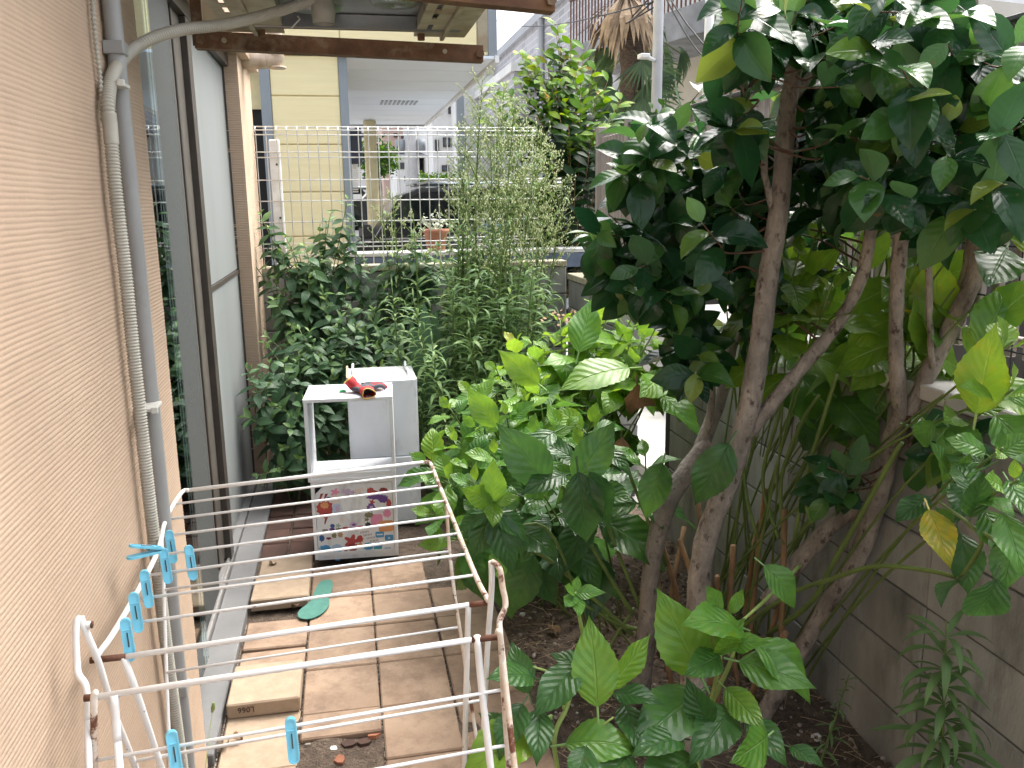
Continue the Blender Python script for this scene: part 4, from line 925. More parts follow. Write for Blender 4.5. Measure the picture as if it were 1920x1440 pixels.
def peg(p, yaw, tilt, label, roll=0, spread=7):
    t_ = thing('clothes_peg', label, 'clothes peg', p, 'pale blue clothes pegs on the drying rack')
    Mx = Matrix.Translation(p) @ Matrix.Rotation(yaw, 4, 'Z') @ Matrix.Rotation(tilt, 4, 'X') @ Matrix.Rotation(roll, 4, 'Y')
    for nm, me, mm in (('jaw', JM, Matrix.Translation((0, -.0035, 0))), ('jaw', JM, Matrix.Translation((0, .0045, .030)) @ Matrix.Rotation(RAD(180), 4, 'Z') @ Matrix.Rotation(RAD(-spread), 4, 'X') @ Matrix.Translation((0, 0, -.030))), ('spring', SM, Matrix.Translation((0, -.0035, 0)))):
        o = link(nm, me, None, t_); o.matrix_basis = Mx @ mm
for x, y, Y, lab in [(321, 1025, LW[4].y+.03, 'pale blue peg farthest from the viewer, half hidden behind another peg'), (311, 1061, LW[5].y, 'pale blue peg in front of the farthest peg, by the ribbed hose'), (358, 1055, LW[5].y+.02, 'pale blue peg hanging alone right of the others, over the window track'),
                     (275, 1104, LW[6].y, 'pale blue peg, third up the slanted row on the left rim'), (255, 1148, LW[7].y, 'pale blue peg in the middle of the three overlapping on the left rim'), (240, 1199, LW[8].y+.02, 'pale blue peg at the left end of the far main rod'),
                     (327, 1413, YC-.02, 'pale blue peg at the bottom edge beside the ribbed hose'), (548, 1388, YC-.015, 'pale blue peg hanging alone over the broken paving gap')]:
    yw = 16 if x != 548 else 4
    peg(onY(x, y, Y), RAD(yw), RAD(-15), lab, RAD(-2), 8 if x != 548 else 4)
pa_, pb__ = onY(226, 1026, LW[5].y-.07), onY(301, 1030, LW[5].y-.01)
zz = (pb__-pa_).normalized(); xx_ = (Vector((.35, -1, .15))-zz*zz.dot(Vector((.35, -1, .15)))).normalized(); yy_ = zz.cross(xx_)
ctr = pb__-zz*.036; ctr.x = max(ctr.x, -.462)
tp_ = thing('clothes_peg', 'pale blue peg clipped sideways and sticking out towards the wall', 'clothes peg', ctr, 'pale blue clothes pegs on the drying rack')
Mx = Matrix((xx_, yy_, zz)).transposed().to_4x4(); Mx.translation = ctr
for nm, me, mm in (('jaw', JM, Matrix.Translation((0, -.0035, 0))), ('jaw', JM, Matrix.Translation((0, .0045, .030)) @ Matrix.Rotation(RAD(180), 4, 'Z') @ Matrix.Rotation(RAD(-15), 4, 'X') @ Matrix.Translation((0, 0, -.030))), ('spring', SM, Matrix.Translation((0, -.0035, 0)))):
    o = link(nm, me, None, tp_); o.matrix_basis = Mx @ mm

# ------------------------------------------------------------------ leaves
def leaf_mesh(name, mt, L_, W_, rows=9, peak=.42, tip=1.0, fold=.18, curve=.5, serr=0, wave=0, pet=0, cols=2, twist=0, basew=.0, pw=.0022):
    """one blade lying along +Y: outline, keel, droop, toothed edge; a stalk behind the base"""
    us = [-1+2*i/(2*cols) for i in range(2*cols+1)]; v = []; f = []; uv = []
    def prof(t):
        a = math.log(.5)/math.log(peak); s_ = t**a
        return max(basew*(1-t)**2, math.sin(math.pi*s_)**(.85 if s_ < .5 else tip))
    ang = 0; y = z = 0; n = len(us)
    for i in range(rows+1):
        t_ = i/rows; w = W_/2*prof(t_) if 0 < t_ < 1 else W_/2*(.03+basew if t_ == 0 else .01)
        if serr and 0 < t_ < 1: w *= 1+serr*(1 if i % 2 else -1)
        if i: ang = -curve*(t_**1.1); y += L_/rows*math.cos(ang); z += L_/rows*math.sin(ang)
        tw = twist*t_
        for u in us:
            hx = u*w; hz = fold*abs(u)*w+wave*w*math.sin(t_*9+u*2)*abs(u)-.10*w*(u*u)
            v.append((hx*math.cos(tw)-hz*math.sin(tw), y-hz*math.sin(ang)*.6, z+hx*math.sin(tw)+hz*math.cos(tw))); uv.append((.5+u/2, t_))
    for i in range(rows):
        for j in range(n-1): a = i*n+j; f.append((a, a+1, a+n+1, a+n))
    if pet:
        k = len(v)
        for yy in (-pet, .01*L_):
            for a in range(3): v.append((pw*math.cos(a*2.094), yy, pw*math.sin(a*2.094)-.0008)); uv.append((.5, .0))
        for a in range(3): f.append((k+a, k+(a+1) % 3, k+3+(a+1) % 3, k+3+a))
    me = meshpy(name, v, f, True); me.materials.append(M[mt])
    l = me.uv_layers.new(name='UVMap'); li = [q.vertex_index for q in me.loops]
    l.data.foreach_set('uv', np.array([uv[i] for i in li], dtype=np.float32).ravel())
    return me
def frame(base, d, nrm, s_):
    d = d.normalized(); nrm = nrm-d*nrm.dot(d)
    nrm = nrm.normalized() if nrm.length > 1e-4 else d.orthogonal().normalized()
    x = d.cross(nrm); m_ = Matrix((x*s_, d*s_, nrm*s_)).transposed().to_4x4(); m_.translation = base
    return m_
class Foliage:
    """collects blades for one plant: the first 300 become objects, the rest one joined part"""
    def __init__(s, root, name='leaf', limit=300): s.root, s.name, s.limit, s.items = root, name, limit, []
    def add(s, me, base, d, nrm, sc_=1.0, tint=.4): s.items.append((me, frame(Vector(base), Vector(d), Vector(nrm), sc_), tint))
    def done(s):
        it = s.items
        if len(it) > s.limit:
            def key(e): q = e[1].translation-EYE; x, y = pix(e[1].translation); out = 0 if (-60 < x < 1980 and -60 < y < 1500) else 50; return out+q.length
            it = sorted(it, key=key)
        for me, m_, tn in it[:s.limit]:
            o = bpy.data.objects.new(s.name, me); COL.objects.link(o); adopt(o, s.root); o.matrix_basis = m_; o.color = (tn, 0, 0, 1)
        rest = it[s.limit:]
        if rest: join_blades('foliage', rest, s.root)
def join_blades(name, rest, root):
    V = []; F = []; U = []; T = []; n0 = 0; mt = rest[0][0].materials[0]; cache = {}
    for me, m_, tn in rest:
        if me.name not in cache:
            co_ = np.empty(len(me.vertices)*3); me.vertices.foreach_get('co', co_); uvd = np.empty(len(me.loops)*2); me.uv_layers[0].data.foreach_get('uv', uvd)
            cache[me.name] = (co_.reshape(-1, 3), [tuple(p.vertices) for p in me.polygons], uvd)
        c, fs, uvd = cache[me.name]; A_ = np.array(m_); V.append(c@A_[:3, :3].T+A_[:3, 3]); F += [tuple(i+n0 for i in p) for p in fs]; U.append(uvd); T.append(np.full(len(c), tn)); n0 += len(c)
    me = bpy.data.meshes.new(name); me.from_pydata(np.concatenate(V).tolist(), [], F); me.materials.append(mt)
    l = me.uv_layers.new(name='UVMap'); l.data.foreach_set('uv', np.concatenate(U).astype(np.float32))
    at = me.attributes.new('tint', 'FLOAT', 'POINT'); at.data.foreach_set('value', np.concatenate(T).astype(np.float32))
    me.polygons.foreach_set('use_smooth', [True]*len(me.polygons)); me.update()
    o = link(name, me, None, root, 'stuff'); o.color = (0, 0, 0, 1); return o
UP = Vector((0, 0, 1))
def rv(r, s_=1): return Vector((r.gauss(0, s_), r.gauss(0, s_), r.gauss(0, s_)))

HYD = [leaf_mesh('hydrangea_leaf', 'hydrangea_leaf', .13, .078, 14, .44, 1.15, f_, c_, .035, w_, .022, tw and 2 or 2, tw) for f_, c_, w_, tw in ((.22, .7, .12, .1), (.35, .35, .16, -.15), (.15, 1.15, .1, .2), (.28, .15, .2, -.1), (.1, .85, .22, .3))]
HYB = [leaf_mesh('hydrangea_leaf', 'hydrangea_leaf', .13, .069, 22, .42, 1.25, f_, c_, .03, w_, .026, 3, tw) for f_, c_, w_, tw in ((.22, .55, .10, .1), (.30, .95, .14, -.2), (.2, .2, .16, .15))]
CAM = [leaf_mesh('camellia_leaf', 'camellia_leaf', .085, .050, 8, .46, .95, f_, c_, .012, w_, .008, 2, tw, pw=.0014) for f_, c_, w_, tw in ((.30, .5, .03, .1), (.42, .8, .05, -.2), (.18, .3, .04, .2), (.5, 1.0, .06, -.1))]
WEE = [leaf_mesh('weed_leaf', 'weed_leaf', .115, .0165, 8, .5, .9, .3, c_, .0, .1, .004, 1, tw, pw=.001) for c_, tw in ((1.1, .2), (1.6, -.3), (2.1, .4), (.7, -.2))]
SHR = [leaf_mesh('shrub_leaf', 'shrub_leaf', .085, .036, 8, .42, 1.1, f_, c_, .02, .05, .007, 2, tw, pw=.001) for f_, c_, tw in ((.2, .6, .1), (.3, .3, -.2), (.15, 1.0, .2))]
LAU = [leaf_mesh('laurel_leaf', 'laurel_leaf', .085, .040, 6, .5, .9, f_, c_, 0, .04, .004, 1, .1, pw=.001) for f_, c_ in ((.3, .4), (.15, .8))]

# ------------------------------------------------------------------ camellias
def trunk_of(root, paths, mt='bark', name='trunk', lump=.07):
    objs = []
    for pts, rad in paths:
        P = smooth_path(pts, 8); R_ = lerp_list(rad, len(P)); R_ = [r*(1+lump*noise.noise(Vector((i*.45, r*90, 1)))) for i, r in enumerate(R_)]
        b = MB().tube(P, R_, 14)
        for k in range(len(b.v)):
            p = Vector(b.v[k]); b.v[k] = tuple(p+Vector((noise.noise(p*23), noise.noise(p*23+Vector((5, 5, 5))), 0))*.0035)
        o = b.obj(name if not objs else 'branch', M[mt], root, True); objs.append(P)
    return objs
def y3(l, Y): return [onY(x, y, Yq) for (x, y), Yq in zip(l, Y)]
cA = thing('camellia_tree', 'crooked camellia trunk bending over to the right, leftmost of the three small trees', 'tree', (.96, 2.6, 0), 'camellia trees')
cB = thing('camellia_tree', 'tall straight mottled camellia trunk rising in the middle of the three small trees', 'tree', (.95, 2.18, 0), 'camellia trees')
cC = thing('camellia_tree', 'forked camellia trunk leaning right against the block wall', 'tree', (1.3, 2.37, 0), 'camellia trees')
pa = trunk_of(cA, [
    (y3([(1200, 1310), (1212, 1180), (1222, 1060), (1248, 950), (1290, 880), (1325, 830)], [2.6, 2.6, 2.6, 2.62, 2.66, 2.7]), [.036, .032, .031, .036, .032, .030]),
    (y3([(1312, 845), (1352, 740), (1375, 640), (1420, 540), (1500, 430), (1570, 330), (1620, 240)], [2.7, 2.74, 2.75, 2.75, 2.75, 2.75, 2.75]), [.029, .024, .021, .021, .019, .015, .010]),
    (y3([(1320, 840), (1335, 720), (1300, 600), (1285, 480), (1265, 370)], [2.7, 2.68, 2.66, 2.64, 2.6]), [.014, .013, .012, .010, .006]),
    (y3([(1385, 640), (1400, 540), (1402, 430), (1405, 330)], [2.72, 2.8, 2.84, 2.86]), [.014, .013, .012, .008]),
    (y3([(1288, 560), (1240, 500), (1190, 470)], [2.64, 2.62, 2.6]), [.007, .006, .004]),
    (y3([(1275, 450), (1235, 380), (1205, 300)], [2.6, 2.55, 2.5]), [.008, .006, .004])], 'bark_grey')
pb = trunk_of(cB, [
    (y3([(1292, 1450), (1300, 1300), (1308, 1130), (1322, 1020), (1360, 910), (1396, 800), (1425, 640), (1440, 520), (1462, 380), (1475, 220), (1492, 100), (1500, -60)], [2.16, 2.17, 2.18, 2.19, 2.2, 2.2, 2.2, 2.2, 2.19, 2.17, 2.15, 2.1]), [.044, .038, .034, .032, .033, .032, .0295, .028, .026, .0235, .021, .018]),
    (y3([(1405, 810), (1460, 740), (1520, 670), (1575, 600), (1615, 520), (1635, 420), (1650, 330), (1680, 200)], [2.2, 2.19, 2.18, 2.17, 2.16, 2.14, 2.1, 2.05]), [.024, .021, .019, .018, .017, .016, .014, .010]),
    (y3([(1450, 400), (1435, 330), (1428, 270), (1400, 190), (1385, 110)], [2.2, 2.18, 2.15, 2.1, 2.05]), [.010, .009, .008, .006, .004]),
    (y3([(1484, 190), (1540, 110), (1600, 20)], [2.18, 2.2, 2.2]), [.012, .010, .007])])
pc = trunk_of(cC, [
    (y3([(1395, 1385), (1440, 1325), (1500, 1220), (1560, 1120), (1615, 1030), (1640, 950), (1662, 860), (1695, 780)], [2.36, 2.34, 2.3, 2.26, 2.22, 2.18, 2.14, 2.1]), [.032, .029, .0275, .027, .028, .030, .032, .032]),
    (y3([(1690, 790), (1682, 700), (1680, 600), (1685, 500), (1692, 400), (1700, 280), (1720, 120), (1730, -30)], [2.1, 2.1, 2.1, 2.1, 2.09, 2.08, 2.05, 2.0]), [.022, .021, .019, .019, .018, .016, .013, .010]),
    (y3([(1700, 790), (1745, 690), (1790, 600), (1830, 510), (1848, 420), (1880, 330), (1925, 240)], [2.1, 2.08, 2.06, 2.04, 2.0, 1.95, 1.9]), [.026, .025, .024, .024, .026, .022, .018]),
    (y3([(1765, 660), (1800, 560), (1820, 470), (1825, 380), (1800, 240), (1810, 100), (1830, -30)], [2.1, 2.1, 2.08, 2.05, 2.0, 1.95, 1.9]), [.017, .016, .016, .016, .014, .012, .009]),
    (y3([(1748, 690), (1742, 560), (1744, 420), (1750, 300)], [2.06, 2.05, 2.04, 2.0]), [.0085, .0085, .0085, .007]),
    (y3([(1692, 470), (1730, 430), (1770, 400)], [2.1, 2.12, 2.15]), [.012, .011, .009]),
    (y3([(1845, 500), (1880, 440), (1920, 400)], [2.04, 2.1, 2.1]), [.012, .011, .009]),
    (y3([(1440, 1130), (1500, 1050), (1560, 985), (1600, 960), (1640, 950)], [2.45, 2.4, 2.35, 2.3, 2.2]), [.030, .030, .028, .022, .014])])
def crown(root, trunks, blobs, seed, corridors=()):
    r = random.Random(seed); fo_ = Foliage(root); tw = MB()
    pool = [p for P in trunks for p in P[len(P)//3:]]
    for cx, cy, rx, ry, n_, Y0, Y1 in blobs:
        for _ in range(int(n_*1.25+.5)):
            a = r.uniform(0, 6.28); q_ = math.sqrt(r.random()); px, py = cx+rx*q_*math.cos(a), cy+ry*q_*math.sin(a); Y = r.uniform(Y0, Y1)
            for poly in corridors:
                for (xa, ya), (xb, yb) in zip(poly, poly[1:]):
                    if min(ya, yb) <= py <= max(ya, yb) and abs(px-(xa+(xb-xa)*(py-ya)/(yb-ya+1e-6))) < 75: Y = max(Y, r.uniform(2.34, 2.75))
            tipp = onY(px, py, Y); near = min(pool, key=lambda p: (p-tipp).length+.25*abs(p.z-tipp.z+.1))
            L_ = (near-tipp).length; d = (tipp-near).normalized(); l = min(.26, max(.12, L_*.6))
            mid = tipp-d*l*.5+rv(r, .015)+Vector((0, 0, -.02)); P = smooth_path([near, near.lerp(mid, .5)+rv(r, .02), mid, tipp], 5)
            n_before = len(fo_.items); k_ = r.randint(6, 9); ph = r.uniform(0, 6.28)
            for k in range(k_):
                t_ = 1-k*.088; idx = max(1, min(len(P)-1, int(t_*(len(P)-1)))); p = P[idx]; ax = (P[idx]-P[idx-1]).normalized()
                s_ = ax.orthogonal().normalized(); s_.rotate(Matrix.Rotation(ph+k*2.4, 3, ax))
                dd = (s_*1.0+ax*(.9 if k < 2 else .35)+Vector((0, 0, -.32))+rv(r, .18)); nn = UP*.8+ax*.3+rv(r, .36)+Vector((-.2, -.45, 0))
                if dd.normalized().z > .8: nn = -ax
                qx, qy = pix(p+dd.normalized()*.05)
                if p.y < 2.24 and any(min(ya, yb)-10 <= qy <= max(ya, yb)+10 and abs(qx-(xa+(xb-xa)*(qy-ya)/(yb-ya+1e-6))) < kw for poly, kw in KEEP for (xa, ya), (xb, yb) in zip(poly, poly[1:])): continue
                fo_.add(r.choice(CAM), p, dd, nn, 1.42*r.uniform(.8, 1.2)*(.7 if k == 0 else 1), min(1, max(0, r.gauss(.42, .18)+(.3 if k == 0 else 0)+(.35 if r.random() < .05 else 0))))
            if len(fo_.items) > n_before+2: tw.tube(P, lerp_list([.0038, .003, .0022, .0014], len(P)), 5)
    o = tw.obj('twigs', M['twig'], root, True); o['kind'] = 'stuff'
    fo_.done()
KEEP = [([(1500, 1220), (1615, 1030), (1640, 950), (1695, 780)], 52), ([(1396, 800), (1440, 520), (1475, 220), (1486, 120)], 62), ([(1690, 760), (1682, 600), (1690, 420)], 40), ([(1700, 780), (1790, 600), (1840, 430)], 55), ([(1440, 770), (1575, 600), (1635, 430)], 40)]
cor = [[(1310, 1100), (1396, 800), (1440, 520), (1475, 220), (1490, 100)]]
crown(cA, pa, [(1180, 420, 70, 110, 10, 2.2, 2.75), (1250, 310, 80, 110, 11, 2.2, 2.8), (1285, 560, 60, 90, 8, 2.2, 2.7), (1165, 520, 50, 50, 6, 2.2, 2.5), (1290, 675, 40, 40, 4, 2.2, 2.4), (1350, 230, 60, 80, 7, 2.3, 2.9), (1360, 400, 60, 90, 8, 2.4, 2.9)], 11, cor)
crown(cB, pb, [(1430, 50, 80, 80, 11, 1.75, 2.5), (1400, 270, 80, 120, 10, 1.9, 2.6), (1570, 70, 120, 110, 16, 1.7, 2.6), (1370, 430, 70, 80, 7, 2.0, 2.5), (1560, 270, 90, 110, 12, 1.7, 2.5), (1420, 560, 60, 40, 2, 2.5, 2.7), (1560, 180, 80, 100, 8, 1.8, 2.4), (1545, 310, 60, 150, 9, 2.4, 2.8), (1410, 330, 50, 120, 5, 2.4, 2.8)], 12, cor)
crown(cC, pc, [(1720, 60, 150, 110, 15, 1.55, 2.3), (1700, 270, 120, 110, 14, 1.55, 2.2), (1850, 180, 100, 150, 14, 1.45, 2.1), (1840, 350, 70, 50, 5, 1.6, 2.0), (1660, 360, 70, 40, 5, 1.6, 2.0), (1555, 890, 38, 55, 4, 2.0, 2.15), (1800, 840, 90, 40, 5, 1.6, 1.9), (1880, 300, 60, 60, 3, 1.5, 1.8), (1760, 330, 120, 70, 6, 2.2, 2.6), (1800, 100, 130, 110, 6, 2.1, 2.6)], 13)

# ------------------------------------------------------------------ hydrangeas
KEEPH = [([(1396, 800), (1440, 520), (1475, 220)], 50, 2.2), ([(1440, 770), (1520, 670), (1575, 600), (1635, 430)], 38, 2.16), ([(1660, 900), (1690, 760), (1682, 600), (1690, 420)], 48, 2.1), ([(1700, 800), (1790, 600), (1840, 430)], 52, 2.05), ([(1205, 1300), (1225, 1060), (1300, 870)], 60, 2.6), ([(1300, 1250), (1322, 1020), (1396, 800)], 55, 2.18), ([(1520, 1180), (1615, 1030), (1660, 880)], 55, 2.2)]
def blocked(p):
    qx, qy = pix(p)
    for poly, kw, Y in KEEPH:
        if p.y > Y+.03: continue
        for (xa, ya), (xb, yb) in zip(poly, poly[1:]):
            if min(ya, yb) <= qy <= max(ya, yb) and abs(qx-(xa+(xb-xa)*(qy-ya)/(yb-ya+1e-6))) < kw: return True
    return 1380 < qx < 1700 and 730 < qy < 1040 and p.y < 2.5
def shoot(fo_, sb, base, tip, n_, r, L_=1.0, lift=.12, rad=.0045, tint=.35, spread=1, low=0.0, hang=.25):
    base, tip = Vector(base), Vector(tip); ctrl = base.lerp(tip, .55)+UP*lift
    P = [((1-t_)**2)*base+2*t_*(1-t_)*ctrl+t_*t_*tip for t_ in [i/14 for i in range(15)]]
    sb.append((P, rad)); ln = sum((a-b).length for a, b in zip(P, P[1:])); ph = r.uniform(0, 3.14)
    for k in range(n_):
        dist = (.012+.030*k+.008*k*k)*L_; t_ = max(low, 1-dist/ln); i = max(1, min(14, int(round(t_*14)))); p = P[i-1].lerp(P[i], .5) if k else P[-1]
        p = P[i-1].lerp(P[i], t_*14-(i-1)) if 0 <= t_*14-(i-1) <= 1 else p
        ax = (P[i]-P[i-1]).normalized(); ax = (ax+UP*.5).normalized(); s0 = ax.orthogonal().normalized()
        e = (1.1, .65, .25, -.05, -.2, -.3, -.35)[min(k, 6)]; sc_ = (.34, .62, .9, 1.08, 1.1, 1.05, 1.0)[min(k, 6)]*L_
        for sd_ in (0, math.pi):
            d = s0.copy(); d.rotate(Matrix.Rotation(ph+k*1.571+sd_+r.gauss(0, .2), 3, ax))
            dd = d*math.cos(e)+ax*math.sin(e)+Vector((0, 0, -hang if k > 1 else 0))+rv(r, .1)
            nn = ax+rv(r, .16)+Vector((-.05, -.15, 0))
            tn = tint+(.26 if k == 0 else .14 if k == 1 else 0)+r.gauss(0, .09)
            if blocked(p+dd.normalized()*.07*sc_): continue
            fo_.add(r.choice(HYD), p+d*.02*sc_, dd, nn, sc_*r.uniform(.85, 1.15), max(0, min(.76 if r.random() > .04 else .98, tn)))
def stems(root, sb, mt='stem_green'):
    for P, rad in sb: MB().tube(P, lerp_list([rad, rad*.9, rad*.6], len(P)), 7).obj('stem', M[mt], root, True)
def bush(label, loc, tips, base_pts, seed, mt='stem_green', n_=(4, 6), L_=1.0, tint=.36, lift=.12, extra=None, group='hydrangea bushes'):
    r = random.Random(seed); root = thing('hydrangea_bush', label, 'bush', loc, group); fo_ = Foliage(root); sb = []
    for e in tips:
        p = e[0]; b = Vector(r.choice(base_pts))+Vector((r.gauss(0, .05), r.gauss(0, .05), -.02)); shoot(fo_, sb, b, p, r.randint(*n_), r, 1.7*L_*(e[1] if len(e) > 1 else 1)*r.uniform(.85, 1.1), lift*r.uniform(.4, 1.4), .0045, tint+(e[2] if len(e) > 2 else 0))
    if extra: extra(root, fo_, sb, r)
    stems(root, sb, mt); fo_.done(); return root
T = lambda x, y, Y, s_=1, dt=0: (onY(x, y, Y), s_, dt)
def TX(x, y, X, s_=1, dt=0):
    if X >= 1.28 and 1560 < x < 1900 and y < 690: X = 1.66+.04*math.sin(x)
    return (onX(x, y, X), s_, dt)
midtips = [T(1085, 610, 4.1, 1, .22), T(965, 640, 4.1, 1, .25), T(1010, 680, 3.9, 1, .2), T(930, 690, 3.8, 1, .2), T(880, 735, 3.6, 1, .12), T(1130, 650, 4.0, 1, .22), T(1190, 610, 3.9, 1, .25), T(1060, 750, 3.6, .95, .08), T(950, 775, 3.4), T(850, 820, 3.3), T(800, 865, 3.2), T(1150, 740, 3.6, 1, .1), T(1240, 670, 3.6, 1, .2), T(1120, 575, 4.3, 1, .25), T(1230, 590, 3.9, 1, .25), T(890, 800, 3.25), T(1010, 720, 3.7, 1, .12), T(1000, 815, 3.1), T(830, 900, 3.1), T(825, 1010, 3.0), T(805, 960, 3.05), T(1160, 590, 4.1, 1, .25), T(1290, 640, 3.4, 1, .2), T(1040, 640, 4.0, 1, .25), T(985, 745, 3.5, 1, .1), T(1100, 700, 3.8, 1, .15), T(920, 850, 3.1), T(1060, 800, 3.3, 1, .05), T(870, 870, 3.1), T(1190, 690, 3.7, 1, .2), T(1110, 790, 3.3, 1, .05), T(960, 700, 3.8, 1, .2), T(905, 760, 3.5, 1, .1), T(840, 760, 3.4, 1, .1), T(1150, 560, 4.0, 1, .25), T(1200, 570, 3.8, 1, .25), T(1260, 560, 3.7, 1, .25), T(1290, 600, 3.6, 1, .22), T(1110, 630, 3.9, 1, .2), T(1215, 640, 3.6, 1, .2), T(1050, 600, 4.1, 1, .25), T(1000, 640, 4.0, 1, .22)]
bush('large green hydrangea bush spilling over the paving between the weeds and the camellia trunks', (.8, 3.4, 0), midtips, [(.75, 3.5, 0), (.85, 3.3, 0), (.95, 3.6, 0), (.85, 3.9, 0)], 21, tint=.42, n_=(4, 5))
fronttips = [T(1000, 900, 2.7, 1.05), T(1085, 830, 2.7, 1.1), T(1100, 905, 2.55, 1.1), T(1210, 850, 2.75, .95), T(930, 960, 2.6, 1.0), T(885, 960, 2.8, .95), T(1020, 930, 2.65, 1), T(880, 900, 2.9)]
def rosette(root, fo_, sb, r):
    tip = onY(925, 945, 2.35); P = smooth_path([Vector((.85, 2.75, 0)), onY(1040, 1010, 2.5), onY(960, 985, 2.4), tip], 5); sb.append((P, .005))
    for k, (tx, ty, dY, sc_) in enumerate([(925, 862, -.03, .98), (868, 915, -.06, .62), (925, 985, -.10, .58), (975, 930, -.03, .5), (905, 925, -.02, .3), (950, 905, .04, .45)]):
        b = tip+Vector((0, 0, .003*k)); e = onY(tx, ty, 2.35+dY); fo_.add(HYB[2], b, e-b, Vector((-.1, -.8, .45)), (e-b).length/.13, .62+.05*r.random())
    for tx, ty, dY in [(840, 975, .02), (1010, 1000, -.05), (875, 1040, -.07), (975, 1070, -.12), (1000, 940, .1), (860, 930, .15)]:
        e = onY(tx, ty, 2.35+dY); fo_.add(HYB[0], tip+Vector((0, 0, -.02)), e-tip, UP+Vector((0, -.5, 0)), max(.6, (e-tip).length/.135), .2+.1*r.random())
_ros = rosette
def rosette(root, fo_, sb, r):
    _ros(root, fo_, sb, r)
    for bx, by, Yb, tx, ty, Yt, tn, nx, k in [(1028, 908, 2.5, 948, 808, 2.45, .30, (-.35, -.75, .6), 0), (1078, 905, 2.5, 1152, 796, 2.5, .34, (.1, -.85, .45), 2), (1242, 868, 2.55, 1212, 965, 2.45, .36, (-.1, -.6, .75), 1), (1368, 832, 2.1, 1303, 948, 2.05, .28, (-.35, -.85, .35), 1), (1085, 885, 2.45, 1105, 1028, 2.35, .12, (-.2, -.8, .5), 1), (1105, 885, 2.45, 1160, 985, 2.38, .30, (.3, -.75, .5), 0), (1060, 890, 2.5, 985, 905, 2.42, .26, (0, -.4, 1), 0), (1040, 810, 2.7, 965, 850, 2.6, .34, (-.1, -.5, 1), 1), (1130, 840, 2.6, 1190, 880, 2.5, .3, (.1, -.4, 1), 0), (1010, 720, 3.0, 940, 660, 3.0, .68, (-.2, -.9, .3), 2), (930, 800, 2.9, 880, 730, 2.9, .62, (-.2, -.9, .3), 2), (1180, 690, 3.2, 1060, 700, 3.1, .72, (0, -.5, .9), 0), (1085, 660, 3.5, 1110, 560, 3.6, .55, (-.2, -.9, .3), 2)]:
        a, b = onY(bx, by, Yb), onY(tx, ty, Yt); fo_.add(HYB[k], a, b-a, Vector(nx), (b-a).length/.128*1.05, tn)
bush('dark green hydrangea with a bright rosette of young leaves beside the rack', (.9, 2.8, 0), fronttips, [(.9, 2.85, 0), (1.0, 3.0, 0), (1.05, 2.8, 0)], 22, tint=.26, n_=(4, 5), extra=rosette)
backtips = [TX(1500, 470, 1.30, 1, .25), TX(1480, 560, 1.3, 1, .22), TX(1560, 530, 1.35, 1.05, .25), TX(1600, 600, 1.35, 1, .15), TX(1680, 540, 1.42, 1.05, .25), TX(1715, 620, 1.42, 1, .25), TX(1790, 540, 1.45, 1, .2), TX(1770, 740, 1.4), TX(1830, 760, 1.35), TX(1900, 730, 1.32), TX(1740, 470, 1.5, 1, .25), TX(1900, 640, 1.4, 1, .05), TX(1360, 560, 1.3, 1, .25), TX(1410, 480, 1.3, 1, .22), TX(1530, 440, 1.42, 1, .3), TX(1610, 460, 1.45, 1, .3), TX(1660, 480, 1.46, 1, .3), TX(1790, 470, 1.5, 1, .28), TX(1750, 560, 1.46, 1, .25), TX(1840, 560, 1.46, 1, .2), TX(1590, 540, 1.4, 1, .3), TX(1430, 430, 1.42, 1, .3), TX(1450, 530, 1.36, 1, .28), TX(1520, 600, 1.36, 1, .22), TX(1640, 570, 1.42, 1, .28), TX(1830, 660, 1.4, 1, .15), TX(1350, 470, 1.4, 1, .3)]
def bigback(root, fo_, sb, r):
    for px in range(1430, 1930, 44):
        for py in range(430, 690, 48):
            if r.random() < (.25 if px < 1780 else .75): continue

            a = onX(px+r.uniform(-25, 25), py+r.uniform(-22, 22), 1.60+r.uniform(0, .12) if px > 1500 else 1.45); d = Vector((r.gauss(-.15, .7), r.gauss(-.2, .35), r.gauss(.25, .7)))
            if blocked(a+d.normalized()*.07): continue
            fo_.add(r.choice(HYD), a, d, Vector((-.45, -.7, .45))+rv(r, .25), r.uniform(1.1, 1.7), min(.8, max(.3, r.gauss(.62, .12))))
            if r.random() < .4: sb.append((smooth_path([a, a+Vector((.02, .03, -.25)), Vector((1.5, a.y+.15, .75))], 5), .004))
    for bx, by, tx, ty, X, tn, k in [(1500, 705, 1590, 800, 1.52, .5, 1), (1570, 745, 1640, 815, 1.5, .42, 0), (1590, 640, 1570, 720, 1.52, .66, 2), (1460, 700, 1500, 770, 1.5, .45, 0), (1620, 700, 1660, 770, 1.55, .5, 1), (1530, 790, 1480, 850, 1.48, .3, 0), (1440, 640, 1490, 690, 1.5, .6, 2), (1600, 820, 1540, 800, 1.5, .35, 1), (1750, 790, 1700, 850, 1.3, .4, 1), (1780, 800, 1840, 850, 1.3, .45, 0)]:
        a, b = onX(bx, by, X), onX(tx, ty, X-.02); fo_.add(HYB[k], a, b-a, Vector((-.5, -.6, .6)), (b-a).length/.128, tn)
    for bx, by, tx, ty, X, tn, sc_ in [(1830, 775, 1862, 610, 1.30, .80, 1), (1790, 980, 1750, 950, 1.2, .5, .6), (1470, 590, 1560, 465, 1.42, .72, 1), (1760, 700, 1735, 600, 1.72, .78, 1)]:
        a, b = onX(bx, by, X), onX(tx, ty, X-.02); fo_.add(HYB[2], a, b-a, Vector((-.75, -.55, .25)), (b-a).length/.13, tn)
